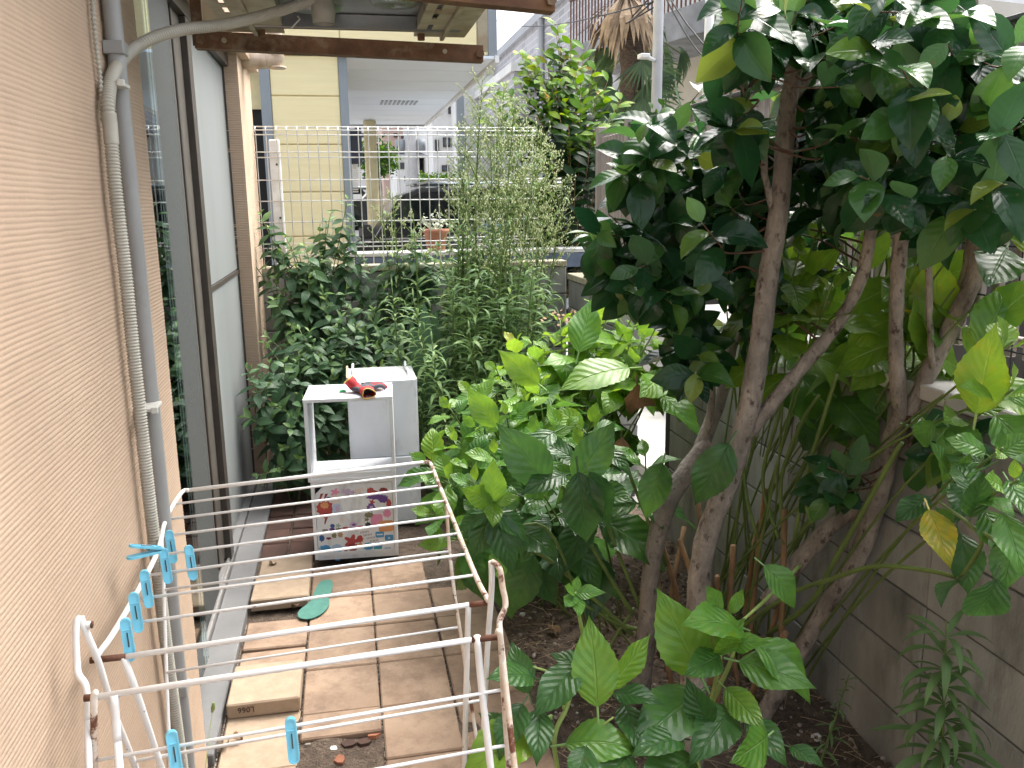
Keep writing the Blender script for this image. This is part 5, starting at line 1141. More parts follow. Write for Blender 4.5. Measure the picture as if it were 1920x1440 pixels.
bush('hydrangea bush with yellow green leaves growing up behind the camellia trunks to the fence', (1.4, 2.3, 0), backtips, [(1.35, 2.75, 0), (1.45, 2.85, 0), (1.40, 3.0, 0), (1.46, 2.65, 0)], 23, tint=.54, n_=(3, 4), L_=.85, lift=.2, extra=bigback)  # leaf tint raised to carry the light coming through from behind
# right branch with drooping leaves by the wall
def rightbranch(root, fo_, sb, r):
    P = smooth_path([onX(1385, 1180, 1.25), onX(1480, 1115, 1.25), onX(1560, 1085, 1.22), onX(1640, 1062, 1.2), onX(1740, 1070, 1.18), onX(1800, 1085, 1.17)], 6); sb.append((P, .007))
    P2 = smooth_path([onX(1800, 1085, 1.17), onX(1840, 1020, 1.16), onX(1820, 985, 1.16), onX(1760, 940, 1.16)], 6); sb.append((P2, .0045))
    P3 = smooth_path([onX(1920, 1060, 1.15), onX(1860, 1010, 1.16), onX(1815, 985, 1.16)], 6); sb.append((P3, .0045))
    for bx, by, tx, ty, dX, tn, nx in [(1742, 955, 1785, 1062, -.01, .97, (-.3, -.9, .2)), (1868, 1085, 1828, 1205, -.03, .20, (-.2, -.8, .5)), (1800, 1000, 1835, 1120, .03, .16, (-.3, -.7, .5)), (1820, 970, 1850, 890, .0, .30, (-.2, -.7, .6)), (1880, 960, 1925, 1080, -.03, .52, (-.3, -.9, .2)), (1900, 1000, 1880, 1120, .02, .34, (-.4, -.7, .4)), (1830, 930, 1905, 960, .02, .42, (-.1, -.5, .8)), (1890, 900, 1940, 980, 0, .4, (0, -.6, .8)), (1860, 870, 1800, 900, 0, .3, (0, -.5, .8)), (1800, 1085, 1740, 1105, 0, .15, (0, -.3, 1))]:
        a, b = onX(bx, by, 1.16+dX), onX(tx, ty, 1.15+dX); fo_.add(HYB[1 if tn < .3 else 2], a, b-a, Vector(nx), (b-a).length/.128, tn)
bush('hydrangea branch with drooping leaves, one of them bright yellow, against the block wall', (1.25, 2.05, 0), [TX(1880, 840, 1.22, .95), TX(1800, 880, 1.25, .8), TX(1910, 900, 1.15, .9, .1)], [(1.5, 2.5, 0), (1.48, 2.6, 0)], 24, n_=(3, 3), L_=.66, extra=rightbranch, tint=.34)
# nearest plant at the bottom: hand laid leaves, each at its own depth
def hand(L_list):
    def go(root, fo_, sb, r):
        for bx, by, Yb, tx, ty, Yt, tn, nx, k in L_list:
            a, b = onY(bx, by, Yb), onY(tx, ty, Yt); fo_.add(HYB[k], a, b-a, Vector(nx), (b-a).length/.128, min(1, tn+.06))
    return go
def near_right(root, fo_, sb, r):
    P = smooth_path([Vector((.92, 1.72, -.02)), onY(1305, 1420, 1.7), onY(1330, 1330, 1.66), onY(1370, 1240, 1.62), onY(1385, 1170, 1.6)], 6); sb.append((P, .0065))
    P = smooth_path([onY(1330, 1330, 1.66), onY(1345, 1265, 1.6), onY(1352, 1230, 1.58)], 5); sb.append((P, .005))
    P = smooth_path([onY(1500, 1060, 1.9), onY(1440, 1120, 1.72), onY(1390, 1165, 1.62)], 5); sb.append((P, .005))
    hand([(1390, 1175, 1.6, 1305, 1140, 1.52, .50, (.05, -.45, 1), 0), (1432, 1060, 1.7, 1520, 1135, 1.62, .42, (-.2, -.5, 1), 1), (1315, 1270, 1.6, 1238, 1110, 1.62, .56, (-.15, -.9, .35), 2), (1410, 1205, 1.6, 1572, 1290, 1.5, .46, (.15, -.5, 1), 1), (1385, 1240, 1.6, 1530, 1275, 1.48, .44, (-.1, -.75, .8), 0),
          (1360, 1290, 1.56, 1432, 1365, 1.45, .6, (-.3, -.8, .3), 2), (1340, 1225, 1.58, 1395, 1160, 1.56, .55, (0, -.6, .8), 2), (1350, 1230, 1.58, 1300, 1250, 1.5, .3, (-.1, -.7, .8), 0), (1350, 1225, 1.58, 1380, 1190, 1.5, .6, (0, -.8, .5), 2), (1370, 1210, 1.58, 1440, 1200, 1.52, .5, (0, -.6, .8), 2),
          (1400, 1350, 1.52, 1480, 1410, 1.40, .22, (-.1, -.6, .9), 1), (1310, 1300, 1.6, 1200, 1370, 1.46, .28, (0, -.5, 1), 0), (1280, 1385, 1.5, 1205, 1380, 1.44, .24, (0, -.4, 1), 1), (1330, 1360, 1.52, 1290, 1290, 1.5, .12, (-.4, -.8, .2), 0), (1440, 1380, 1.45, 1380, 1430, 1.36, .5, (-.3, -.8, .3), 2), (1300, 1420, 1.5, 1210, 1465, 1.38, .2, (0, -.5, 1), 0), (1370, 1330, 1.55, 1320, 1400, 1.42, .2, (0, -.6, .8), 1), (1480, 1400, 1.45, 1545, 1425, 1.38, .18, (0, -.5, .9), 0),
          (1352, 1150, 1.62, 1330, 1100, 1.6, .5, (0, -.7, .6), 2), (1370, 1150, 1.62, 1395, 1105, 1.62, .55, (.2, -.7, .6), 2)])(root, fo_, sb, r)
bush('pale green hydrangea shoot with big drooping leaves in the near right foreground', (.92, 1.72, 0), [], [(.92, 1.72, 0)], 25, 'stem_pale', extra=near_right)
def near_mid(root, fo_, sb, r):
    P = smooth_path([Vector((.56, 1.62, -.02)), onY(1045, 1440, 1.56), onY(1065, 1320, 1.58), onY(1095, 1230, 1.6), onY(1085, 1150, 1.6), onY(1078, 1110, 1.6)], 6); sb.append((P, .0055))
    P = smooth_path([onY(1060, 1340, 1.58), onY(1040, 1270, 1.57), onY(1000, 1250, 1.56)], 5); sb.append((P, .0035))
    P = smooth_path([onY(1052, 1400, 1.57), onY(1100, 1380, 1.54), onY(1150, 1345, 1.52)], 5); sb.append((P, .0035))
    P = smooth_path([onY(1035, 1345, 1.56), onY(1010, 1360, 1.55), onY(950, 1390, 1.53)], 5); sb.append((P, .0035))
    hand([(1120, 1325, 1.52, 1112, 1165, 1.54, .58, (-.1, -.9, .4), 0), (1140, 1290, 1.56, 1228, 1195, 1.6, .60, (.5, -.7, .1), 2), (1085, 1245, 1.56, 1000, 1330, 1.48, .22, (-.2, -.6, .9), 0), (1010, 1355, 1.53, 872, 1432, 1.42, .66, (-.2, -.7, .8), 1), (1060, 1395, 1.53, 1200, 1372, 1.46, .5, (.1, -.5, .9), 1), (1000, 1270, 1.56, 930, 1250, 1.5, .26, (-.2, -.5, 1), 0), (990, 1300, 1.55, 955, 1200, 1.6, .24, (-.3, -.7, .6), 0), (1010, 1330, 1.53, 1010, 1420, 1.42, .18, (0, -.6, .8), 0), (980, 1320, 1.54, 930, 1400, 1.44, .2, (-.2, -.5, 1), 1),
          (1120, 1270, 1.6, 1040, 1215, 1.62, .16, (-.2, -.5, 1), 0), (1150, 1300, 1.58, 1240, 1300, 1.5, .10, (.1, -.4, 1), 0), (1170, 1320, 1.58, 1210, 1400, 1.45, .12, (.1, -.5, 1), 0), (1100, 1400, 1.5, 1080, 1470, 1.4, .2, (0, -.5, 1), 0), (960, 1380, 1.52, 900, 1330, 1.55, .2, (-.2, -.5, 1), 0), (1180, 1410, 1.5, 1130, 1460, 1.4, .15, (0, -.5, 1), 1),
          (1078, 1112, 1.6, 1062, 1098, 1.57, .5, (-.1, -.7, .8), 2), (1078, 1112, 1.6, 1135, 1108, 1.57, .42, (.1, -.6, .8), 2), (1078, 1115, 1.6, 1088, 1155, 1.54, .45, (.1, -.7, .7), 2), (1078, 1110, 1.6, 1085, 1078, 1.62, .5, (.1, -.7, .7), 2), (1078, 1115, 1.6, 1060, 1135, 1.55, .4, (-.3, -.7, .6), 2)])(root, fo_, sb, r)
bush('low hydrangea shoot with dark leaves and one yellow veined leaf at the bottom centre', (.56, 1.62, 0), [], [(.5, 1.5, 0)], 26, 'stem_pale', extra=near_mid)
# cut brown canes and bare green stems at the feet of the bushes
cane = thing('hydrangea_canes', 'cut brown canes and bare green stems rising between the camellia trunks', 'canes', (1.25, 2.6, 0))
r = random.Random(5)
for k in range(16):
    b = Vector((1.15+r.uniform(-.12, .3), 2.65+r.uniform(-.3, .35), -.02)); MB().tube(smooth_path([b, b+Vector((r.gauss(0, .03), r.gauss(0, .03), .2)), b+Vector((r.gauss(0, .05), r.gauss(0, .05), r.uniform(.35, .75)))], 4), [.010]*9, 7).obj('cane', M['stem_brown'], cane, True)
for pts, rad in [([(1185, 1150), (1130, 1060), (1075, 960), (1050, 900)], .008), ([(1200, 1140), (1160, 1040), (1120, 930)], .007), ([(1250, 1060), (1200, 940), (1170, 860)], .007), ([(1185, 1190), (1100, 1110), (1030, 1050), (985, 1025)], .0085), ([(1240, 1190), (1160, 1170), (1090, 1130)], .008), ([(1190, 1140), (1150, 1200), (1140, 1240)], .006), ([(1460, 1010), (1430, 900), (1460, 780), (1480, 700)], .007), ([(1470, 1020), (1465, 900), (1500, 800), (1535, 740)], .007), ([(1490, 1010), (1510, 900), (1545, 780), (1570, 700)], .007), ([(1420, 1010), (1400, 930), (1395, 850), (1410, 760)], .007), ([(1440, 1190), (1520, 1130), (1560, 1060), (1600, 990), (1650, 900), (1690, 830)], .009)]:
    P = smooth_path([onY(x, y, 2.62+.0*i) for i, (x, y) in enumerate(pts)], 5)
    if pts[0][0] > 1400: P = [p*1 for p in smooth_path([onX(x, y, 1.36) for x, y in pts], 5)]
    MB().tube(P, lerp_list([rad, rad*.8], len(P)), 7).obj('stem', M['stem_green'], cane, True)

# ------------------------------------------------------------------ tall weeds
def weed(label, base, pts, seed, nl=60, top=.32, bushy=1.0, lean=None):
    r = random.Random(seed); root = thing('tall_weed', label, 'weed', base, 'tall weeds by the mesh fence'); fo_ = Foliage(root)
    P = smooth_path([Vector(base)]+pts, 10); N = len(P)-1
    MB().tube(P, lerp_list([.008, .007, .005, .0022], len(P)), 6).obj('stem', M['stem_green'], root, True)
    ph = 0
    for k in range(nl):
        t_ = .18+(.98-top-.18)*k/nl; i = int(t_*N); p = P[i].lerp(P[i+1], t_*N-i); ph += 2.4
        d = Vector((math.cos(ph), math.sin(ph), .8+r.uniform(-.3, .3))); fo_.add(r.choice(WEE), p, d, UP+rv(r, .25), 1.5*r.uniform(.75, 1.2)*(1.15-.5*t_), max(0, min(1, r.gauss(.45, .22))))
    pb_ = MB(); bd = MB()
    NB = max(1, int(21*bushy))
    for k in range(NB if bushy else 0):
        t_ = 1-top+top*k/NB; i = min(N-1, int(t_*N)); p = P[i].lerp(P[i+1], t_*N-i); ph += 2.4
        l = (.23*(1-(t_-1+top)/top)**.6+.045)*r.uniform(.7, 1.2)*(1 if bushy > .9 else .7); d = Vector((math.cos(ph), math.sin(ph), 1.1)).normalized(); e = p+d*l
        pb_.tube([p, p+d*l*.55+UP*.004, e], [.0024, .0018, .0012], 4)
        for s_ in range(r.randint(6, 11)):
            tt = r.uniform(.25, 1); o = p+d*l*tt; dd = (d+rv(r, .5)).normalized(); ll = r.uniform(.015, .05); e2 = o+dd*ll
            pb_.tube([o, e2], .0013, 3)
            w = r.uniform(.0038, .0068); bd.add([e2+Vector((0, 0, w*1.6)), e2+Vector((w, 0, 0)), e2+Vector((-w*.5, w*.87, 0)), e2+Vector((-w*.5, -w*.87, 0)), e2-Vector((0, 0, w))], [(0, 1, 2), (0, 2, 3), (0, 3, 1), (4, 2, 1), (4, 3, 2), (4, 1, 3)])
        if r.random() < .95: fo_.add(r.choice(WEE), p, d+Vector((0, 0, -.3)), UP, r.uniform(.5, .85), .5)
    if not pb_.v: fo_.add(WEE[0], P[-1], UP, Vector((0, -1, 0)), .6, .6); fo_.done(); return
    o = pb_.obj('flower_stalks', M['stem_pale'], root, True); o['kind'] = 'stuff'; o = bd.obj('flower_buds', M['bud'], root); o['kind'] = 'stuff'
    fo_.done()
WT = [((905, 140), 5.3, .74, 1, 'tall weed with the highest flower head, in front of the mesh fence end'), ((965, 185), 5.2, .80, 1.8, 'tall weed with a thick pale flower head left of the bright laurel'), ((1035, 280), 5.15, .92, 1.7, 'tall weed with a broad pale flower head in front of the laurel'),
      ((875, 245), 5.4, .66, .9, 'tall slender weed leaning left over the mesh fence'), ((735, 360), 5.7, .46, .4, 'tall weed in front of the black car with a thin open head'), ((862, 360), 5.35, .64, .5, 'tall weed in front of the terracotta pot'),
      ((990, 240), 5.3, .84, 1.6, 'tall weed with dry brownish flower tips'), ((715, 385), 5.75, .42, .5, 'narrow weed with few buds in front of the yellow column'), ((935, 215), 5.25, .72, 1.5, 'tall weed with pale heads just right of the highest one'), ((1055, 345), 5.1, .96, 1.4, 'tall weed with an open head farthest right in the clump'),
      ((1005, 300), 5.0, .86, 1.5, 'tall weed with many buds in front of the dark laurel leaves'), ((920, 270), 5.1, .74, 1.3, 'tall leafy weed in the middle of the clump'), ((775, 400), 5.6, .5, .4, 'tall weed with an open head left of the terracotta pot'), ((880, 330), 4.95, .68, 1, 'dense leafy weed with a small head at the centre of the clump'),
      ((960, 340), 4.9, .80, 1.2, 'dense leafy weed with buds over the back wall'), ((1030, 400), 4.85, .9, .8, 'leafy weed at the right edge of the clump by the dark wall'),
      ((735, 540), 4.9, .42, 0, 'short leaning weed beside the white storage boxes'), ((775, 560), 4.7, .46, 0, 'weed drooping over the rear storage box'), ((850, 520), 4.8, .6, 0, 'leafy weed without buds at the front of the clump'), ((960, 530), 4.65, .76, 0, 'leafy weed near the large hydrangea'), ((1000, 490), 4.75, .85, 0, 'leafy weed without buds in front of the dark back wall'), ((900, 480), 4.7, .68, 0, 'leafy weed standing before the denser stems'), ((820, 470), 5.0, .56, 0, 'leafy weed below the terracotta pot'), ((810, 640), 4.5, .5, 0, 'low weed with long arching leaves right of the rear box'), ((880, 620), 4.5, .62, 0, 'low weed with arching leaves above the hydrangea')]
WT += [((945, 165), 5.4, .76, 1.3, 'tall weed with a cream flower head close behind the thick pale one'), ((900, 200), 5.35, .68, 1.5, 'tall weed with a full green head under the highest flower head'), ((1015, 250), 5.3, .9, 1.7, 'tall weed with a cream head before the lower laurel leaves'), ((975, 270), 5.15, .8, 1.7, 'tall weed with a drooping cream head in the middle of the tall group'), ((868, 300), 5.3, .62, .8, 'tall weed with a small head right over the terracotta pot')]
for i, ((px, py), Y, bx, bu, lab) in enumerate(WT):
    tipp = onY(px, py, Y); b = Vector((bx, Y-.05, -.02)); h = tipp.z; r = random.Random(i)
    pts = [b.lerp(tipp, .33)+Vector((r.gauss(0, .03), r.gauss(0, .03), 0)), b.lerp(tipp, .68)+Vector((r.gauss(0, .03), r.gauss(0, .03), 0)), tipp]
    weed(lab, b, pts, 40+i, nl=int(50+h*44), top=(.36 if bu > .9 else .25) if bu else .02, bushy=bu)

# ------------------------------------------------------------------ leafy shrub along the back wall
def shrub(label, loc, tips, bases, seed, n_=(7, 10), tint=.4, L_=1.0, group='leafy shrubs by the back wall'):
    r = random.Random(seed); root = thing('leafy_shrub', label, 'shrub', loc, group); fo_ = Foliage(root, limit=300); sb = []
    for tp in [q_+j*rv(r, .07) for q_ in tips for j in (0, 1)]:
        b = Vector(r.choice(bases))+Vector((r.gauss(0, .08), r.gauss(0, .06), -.02)); ctrl = b.lerp(tp, .5)+UP*.15; P = [((1-t_)**2)*b+2*t_*(1-t_)*ctrl+t_*t_*tp for t_ in [i/16 for i in range(17)]]; sb.append((P, .004))
        ln = sum((a-c).length for a, c in zip(P, P[1:])); ph = r.uniform(0, 3)
        for k in range(r.randint(*n_)):
            t_ = 1-(.008+.052*k)/ln
            if t_ < .1: break
            i = max(1, min(16, int(t_*16)+1)); p = P[i-1].lerp(P[i], t_*16-(i-1)); ax = ((P[i]-P[i-1]).normalized()+UP*.4).normalized(); s0 = ax.orthogonal().normalized(); e = (1.0, .6, .3, .1, -.1, -.25)[min(k, 5)]; sc_ = (.4, .7, .95, 1.05, 1.1, 1.0)[min(k, 5)]
            for sd_ in (0, math.pi):
                d = s0.copy(); d.rotate(Matrix.Rotation(ph+k*1.571+sd_+r.gauss(0, .25), 3, ax)); fo_.add(r.choice(SHR), p, d*math.cos(e)+ax*math.sin(e)+Vector((0, 0, -.2 if k > 1 else 0))+rv(r, .12), ax+rv(r, .2)+Vector((0, -.25, 0)), 1.35*sc_*L_*r.uniform(.85, 1.2), max(0, min(1, tint+(.45 if k == 0 else .25 if k == 1 else 0)+r.gauss(0, .1))))
    stems(root, sb, 'stem_green'); fo_.done()
rs = random.Random(77)
def tips_in(box, n_, Y0, Y1): return [onY(rs.uniform(box[0], box[2]), rs.uniform(box[1], box[3]), rs.uniform(Y0, Y1)) for _ in range(n_)]
shrub('tall leafy shrub growing beside the wall end in front of the mesh fence post', (-.35, 5.75, 0), [onY(x, y, Y) for x, y, Y in ((508, 430, 5.7), (525, 470, 5.6), (560, 470, 5.7), (600, 420, 5.8), (620, 400, 5.8), (580, 520, 5.5), (640, 470, 5.7), (520, 560, 5.5), (545, 610, 5.4), (610, 560, 5.5), (650, 540, 5.5), (515, 520, 5.6), (570, 570, 5.5), (620, 620, 5.4), (540, 540, 5.6), (660, 430, 5.75), (600, 480, 5.6), (555, 500, 5.6))], [(-.3, 5.8, 0), (-.1, 5.8, 0), (.1, 5.8, 0)], 61)
shrub('leafy shrub of drooping dark shoots left of the white storage cube', (-.42, 5.1, 0), [onY(x, y, Y) for x, y, Y in ((470, 690, 5.0), (505, 680, 5.0), (540, 700, 4.9), (560, 660, 5.1), (600, 670, 5.0), (520, 760, 4.8), (545, 800, 4.7), (480, 750, 4.9), (610, 640, 5.2), (640, 660, 5.1), (500, 630, 5.2), (530, 840, 4.7), (580, 620, 5.2), (490, 800, 4.8), (560, 740, 4.9), (650, 620, 5.2), (520, 880, 4.65), (560, 860, 4.7), (600, 740, 4.9), (625, 700, 5.0), (690, 640, 5.1))], [(-.4, 5.1, 0), (-.3, 4.95, 0), (-.1, 5.2, 0), (.05, 5.1, 0)], 62, tint=.3)
shrub('leafy shrub between the wall end and the tall weeds', (.35, 5.6, 0), [onY(x, y, Y) for x, y, Y in ((690, 500, 5.7), (720, 540, 5.6), (760, 500, 5.7), (800, 480, 5.7), (700, 580, 5.5), (740, 600, 5.4), (840, 520, 5.7), (780, 570, 5.5), (660, 580, 5.5), (680, 620, 5.4), (820, 460, 5.8), (770, 450, 5.8), (890, 500, 5.7), (740, 470, 5.75), (860, 480, 5.75), (710, 620, 5.3), (690, 690, 5.0), (730, 660, 5.2))], [(.2, 5.7, 0), (.4, 5.7, 0), (.6, 5.7, 0)], 63, tint=.34)
# broad sword leaved plant
bl = thing('broad_leaf_plant', 'plant with broad upright sword shaped leaves behind the tall weeds', 'plant', (.42, 5.0, 0))
BLM = leaf_mesh('broad_leaf', 'shrub_leaf', .60, .085, 10, .55, .8, .25, .45, 0, .04, .02, 1, .2)
fb = Foliage(bl)
for k, (x, y) in enumerate(((800, 560), (822, 580), (775, 600), (850, 620), (880, 640), (740, 660), (905, 640), (870, 700), (770, 680))):
    b = Vector((.42+rs.gauss(0, .05), 5.0+rs.gauss(0, .05), .35)); e = onY(x, y, 5.0); fb.add(BLM, b, e-b, Vector((0, -1, .3)), (e-b).length/.6, .5)
fb.done()
# laurel-like bush beyond the corner
def laurel():
    r = random.Random(91); root = thing('laurel_bush', 'tall bush with bright yellow green new shoots beyond the back corner', 'bush', (2.05, 7.3, 0)); fo_ = Foliage(root); sb = []
    pts = [(1045, 45, 7.2), (1020, 95, 7.2), (1005, 110, 7.1), (975, 100, 7.2), (1095, 90, 7.1), (1075, 130, 7.0), (970, 150, 7.2), (1120, 170, 7.0), (940, 160, 7.3), (1060, 190, 6.9), (1165, 185, 7.0), (1110, 130, 7.1), (1025, 180, 6.9), (1000, 220, 6.9), (1080, 210, 6.8), (1150, 225, 6.9), (1050, 150, 7), (1130, 260, 6.8), (960, 210, 7.1), (985, 180, 7.0), (1100, 240, 6.8), (1040, 110, 7.2), (1010, 150, 7.0), (1070, 80, 7.2), (1065, 250, 6.8), (1035, 130, 7.05), (1140, 150, 7.1), (920, 190, 7.2), (1090, 170, 6.9), (1000, 130, 7.1)]
    low = [(r.uniform(950, 1165), r.uniform(200, 500), r.uniform(6.5, 7.4)) for _ in range(120)]; pts = pts+[(x+r.gauss(0, 16), y+abs(r.gauss(0, 22)), Y+r.gauss(0, .1)) for x, y, Y in pts]
    core = [Vector((1.95, 7.25, z)) for z in (.9, 1.4, 1.9, 2.3)]
    for n_, (x, y, Y) in enumerate(pts+low):
        tp = onY(x, y, Y); b = min(core, key=lambda c: abs(c.z+.5-tp.z)); P = [b.lerp(tp, t_)+Vector((0, 0, -.12*math.sin(math.pi*t_))) for t_ in [i/8 for i in range(9)]]; sb.append((P, .006))
        up = n_ < len(pts); ln = (tp-b).length
        for k in range(13 if up else 11):
            t_ = 1-(.006+.030*k)/ln
            if t_ < 0: break
            i = min(8, int(t_*8)+1); p = P[i-1].lerp(P[i], t_*8-i+1); ax = (P[i]-P[i-1]).normalized(); s0 = ax.cross(Vector((0, -.4, 1))).normalized()*(1 if k % 2 else -1)
            d = s0*.9+ax*.55+UP*.15+rv(r, .18); tn = (.70-.035*k if up else .10)+r.gauss(0, .09); tn = tn+(.12 if up and k < 3 else 0)  # low twigs get dark tints for the shade inside the bush
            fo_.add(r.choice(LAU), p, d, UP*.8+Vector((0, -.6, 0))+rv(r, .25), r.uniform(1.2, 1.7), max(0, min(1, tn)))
    MB().tube(smooth_path([Vector((2.05, 7.3, -.02)), Vector((1.98, 7.25, .8)), Vector((1.95, 7.25, 1.6)), Vector((1.93, 7.2, 2.4))], 5), lerp_list([.05, .04, .03, .015], 16), 8).obj('trunk', M['bark'], root, True)
    tw = MB()
    for P, rad in sb: tw.tube(P, lerp_list([rad, .002], len(P)), 5)
    o = tw.obj('twigs', M['stem_brown'], root, True); o['kind'] = 'stuff'; fo_.done()
laurel()
# dry flower heads on the hydrangea
df = thing('dry_flower_head', 'dried tan flower head on top of the large hydrangea bush', 'flower', onY(1075, 592, 4.2))
b = MB(); r = random.Random(4)
for k in range(70):
    c = onY(1075, 595, 4.2)+Vector((r.gauss(0, .07), r.gauss(0, .04), r.gauss(0, .016))); d = rv(r).normalized(); s_ = d.orthogonal().normalized(); b.add([c, c+d*.014+s_*.008, c+d*.024, c+d*.014-s_*.008], [(0, 1, 2, 3)])
o = b.obj('petals', M['dry_flower'], df); o['kind'] = 'stuff'
# dead hanging leaves
DEAD = leaf_mesh('dead_leaf', 'dead_leaf', .10, .06, 10, .45, 1, .5, 1.4, .03, .4, .02, 2, .5)
for lab, pts in (('withered brown leaf hanging in front of the pale gap in the wall', [(1195, 720, 1200, 800, 3.3)]), ('withered leaf hanging near the crooked camellia trunk', [(1165, 820, 1160, 880, 2.9)])):
    for bx, by, tx, ty, Y in pts:
        a, c = onY(bx, by, Y), onY(tx, ty, Y); o = bpy.data.objects.new('dead_leaf', DEAD); COL.objects.link(o); o.matrix_world = frame(a, c-a, Vector((-.2, -1, .2)), (c-a).length/.10*1.1); o.color = (.6, 0, 0, 1); tag(o, lab, 'leaf')
# small weeds by the wall on the right
def low_weed(label, base, top, seed, nl, L_, tint=.15):
    r = random.Random(seed); root = thing('wall_weed', label, 'weed', base); fo_ = Foliage(root); P = smooth_path([Vector(base), Vector(base).lerp(top, .5)+Vector((.01, .01, 0)), Vector(top)], 8)
    MB().tube(P, lerp_list([.0045, .002], len(P)), 6).obj('stem', M['stem_green'], root, True); ph = 0
    for k in range(nl):
        t_ = .2+.8*k/nl; i = min(len(P)-2, int(t_*(len(P)-1))); ph += 2.4; fo_.add(r.choice(WEE), P[i], Vector((math.cos(ph), math.sin(ph), .2+.8*(k/nl)**3)), UP, L_*r.uniform(.8, 1.25)*(1-.4*t_), tint+r.gauss(0, .06))
    fo_.done()
t1 = onX(1775, 1165, 1.40); low_weed('drooping weed with narrow dark leaves in front of the block wall', (1.40, 1.62, -.02), t1, 5, 85, 1.7, .3)
t2 = onX(1590, 1265, 1.5); low_weed('small feathery weed at the foot of the block wall', onZ(1535, 1440, -.02), onX(1592, 1265, 1.42), 6, 26, .55, .3)
fx = thing('foxtail_grass', 'single foxtail grass head by the wall base', 'grass', onZ(385, 1430, .0)); c = onX(398, 1335, -.44)
MB().tube([onX(385, 1440, -.45), onX(392, 1380, -.445), c], [.0012, .001, .001], 5).obj('stem', M['stem_pale'], fx); MB().tube(smooth_path([c, c+Vector((.003, 0, .012)), c+Vector((.006, 0, .03))], 4), lerp_list([.003, .0065, .003], 9), 8).obj('seed_head', M['stem_pale'], fx, True)

# ------------------------------------------------------------------ litter on the soil
r = random.Random(8); b = MB()
def onsoil(): return Vector((r.uniform(.58, 1.56), r.uniform(1.2, 4.0), 0))
for k in range(950):
    p = onsoil(); p.z = r.uniform(-.012, .012); a = r.uniform(0, 6.28); l = r.uniform(.02, .13); d = Vector((math.cos(a), math.sin(a), r.gauss(0, .08))); b.tube([p, p+d*l*.5+Vector((r.gauss(0, .006), r.gauss(0, .006), .004)), p+d*l], [.0012, .0013, .0008], 4)
b.obj('twig_litter', M['straw'], None, True, 'stuff')
def pebbles(name, n_, mt, fn, s0, s1):
    b = MB()
    for k in range(n_):
        p = fn(); s_ = r.uniform(s0, s1); v = []
        for z in (-.5, .1, .6):
            for j in range(5): a = 1.257*j+r.uniform(-.3, .3); q_ = (.7 if z else .8) if z < .5 else .45; v.append(p+Vector((math.cos(a)*s_*q_*r.uniform(.8, 1.2), math.sin(a)*s_*q_, z*s_*.7)))
        f = [(i*5+j, i*5+(j+1) % 5, i*5+5+(j+1) % 5, i*5+5+j) for i in range(2) for j in range(5)]+[(10, 11, 12, 13, 14)]
        b.add(v, f)
    return b.obj(name, M[mt], None, False, 'stuff')
def gap(): return r.choice([Vector((.298, r.uniform(1.2, 3.9), -.012)), Vector((.045, r.uniform(1.2, 3.9), -.012)), Vector((-.222, r.uniform(2.2, 4.0), -.012)), Vector((r.uniform(-.2, .03), r.uniform(2.33, 2.54), -.03)), Vector((-.475, r.uniform(2.3, 3.4), -.008))])
pebbles('pebbles', 700, 'pebble', onsoil, .003, .012)
pebbles('grit', 900, 'pebble', gap, .0015, .0045)
pebbles('soil_crumbs', 1500, 'soil', onsoil, .004, .014)
for lab, (x, y), s_, mt in [('white pebble on the soil right of the rack loop', (980, 1152), .014, 'white_bit'), ('broken white plastic bit lying on dark soil', (1530, 1382), .02, 'white_bit'), ('orange brick shard at the back of the broken paving gap', (700, 1380), .028, 'shard'), ('orange brick shard at the bottom of the broken paving gap', (637, 1425), .026, 'shard'), ('dull red tile shard left of the orange shard', (655, 1395), .03, 'tile_red'), ('dull red tile shard in the middle of the broken paving gap', (683, 1393), .026, 'tile_red'), ('pale stone in the broken paving gap', (577, 1398), .013, 'pebble'), ('grey mortar crumb in the broken paving gap', (626, 1405), .014, 'white_bit')]:
    p = onZ(x, y, -.012); pl = [(s_*r.uniform(.6, 1)*math.cos(a), s_*r.uniform(.6, 1)*math.sin(a)) for a in [k*1.05+r.uniform(-.3, .3) for k in range(6)]]
    tag(MB().prism(pl, -.006, .006, Matrix.Translation(p) @ Matrix.Rotation(r.uniform(-.4, .4), 4, 'X')).obj('shard' if 'shard' in lab else 'pebble', M[mt], None), lab, 'shard' if 'shard' in lab else 'stone')
for lab, (x, y), a, tn in [('curled brown dead leaf beside the wall base', (432, 1385), .4, .7), ('curled brown dead leaf at the edge of the threshold', (415, 1400), 1.3, .5), ('brown curled leaf next to the raised pale paver', (560, 1135), 2.2, .4), ('dry brown leaf near the window track', (505, 1058), .8, .5), ('yellowish fallen leaf lying on the soil', (1000, 1110), 2.0, 1.0), ('pale fallen leaf lying on the soil in front of the crooked trunk', (1030, 1172), -1.2, .95)]:
    o = bpy.data.objects.new('fallen_leaf', DEAD); COL.objects.link(o); o.matrix_world = frame(onZ(x, y, .012), Vector((math.cos(a), math.sin(a), .1)), Vector((.2, -.1, 1)), .55 if tn < .8 else .8); o.color = (tn, 0, 0, 1); tag(o, lab, 'leaf')

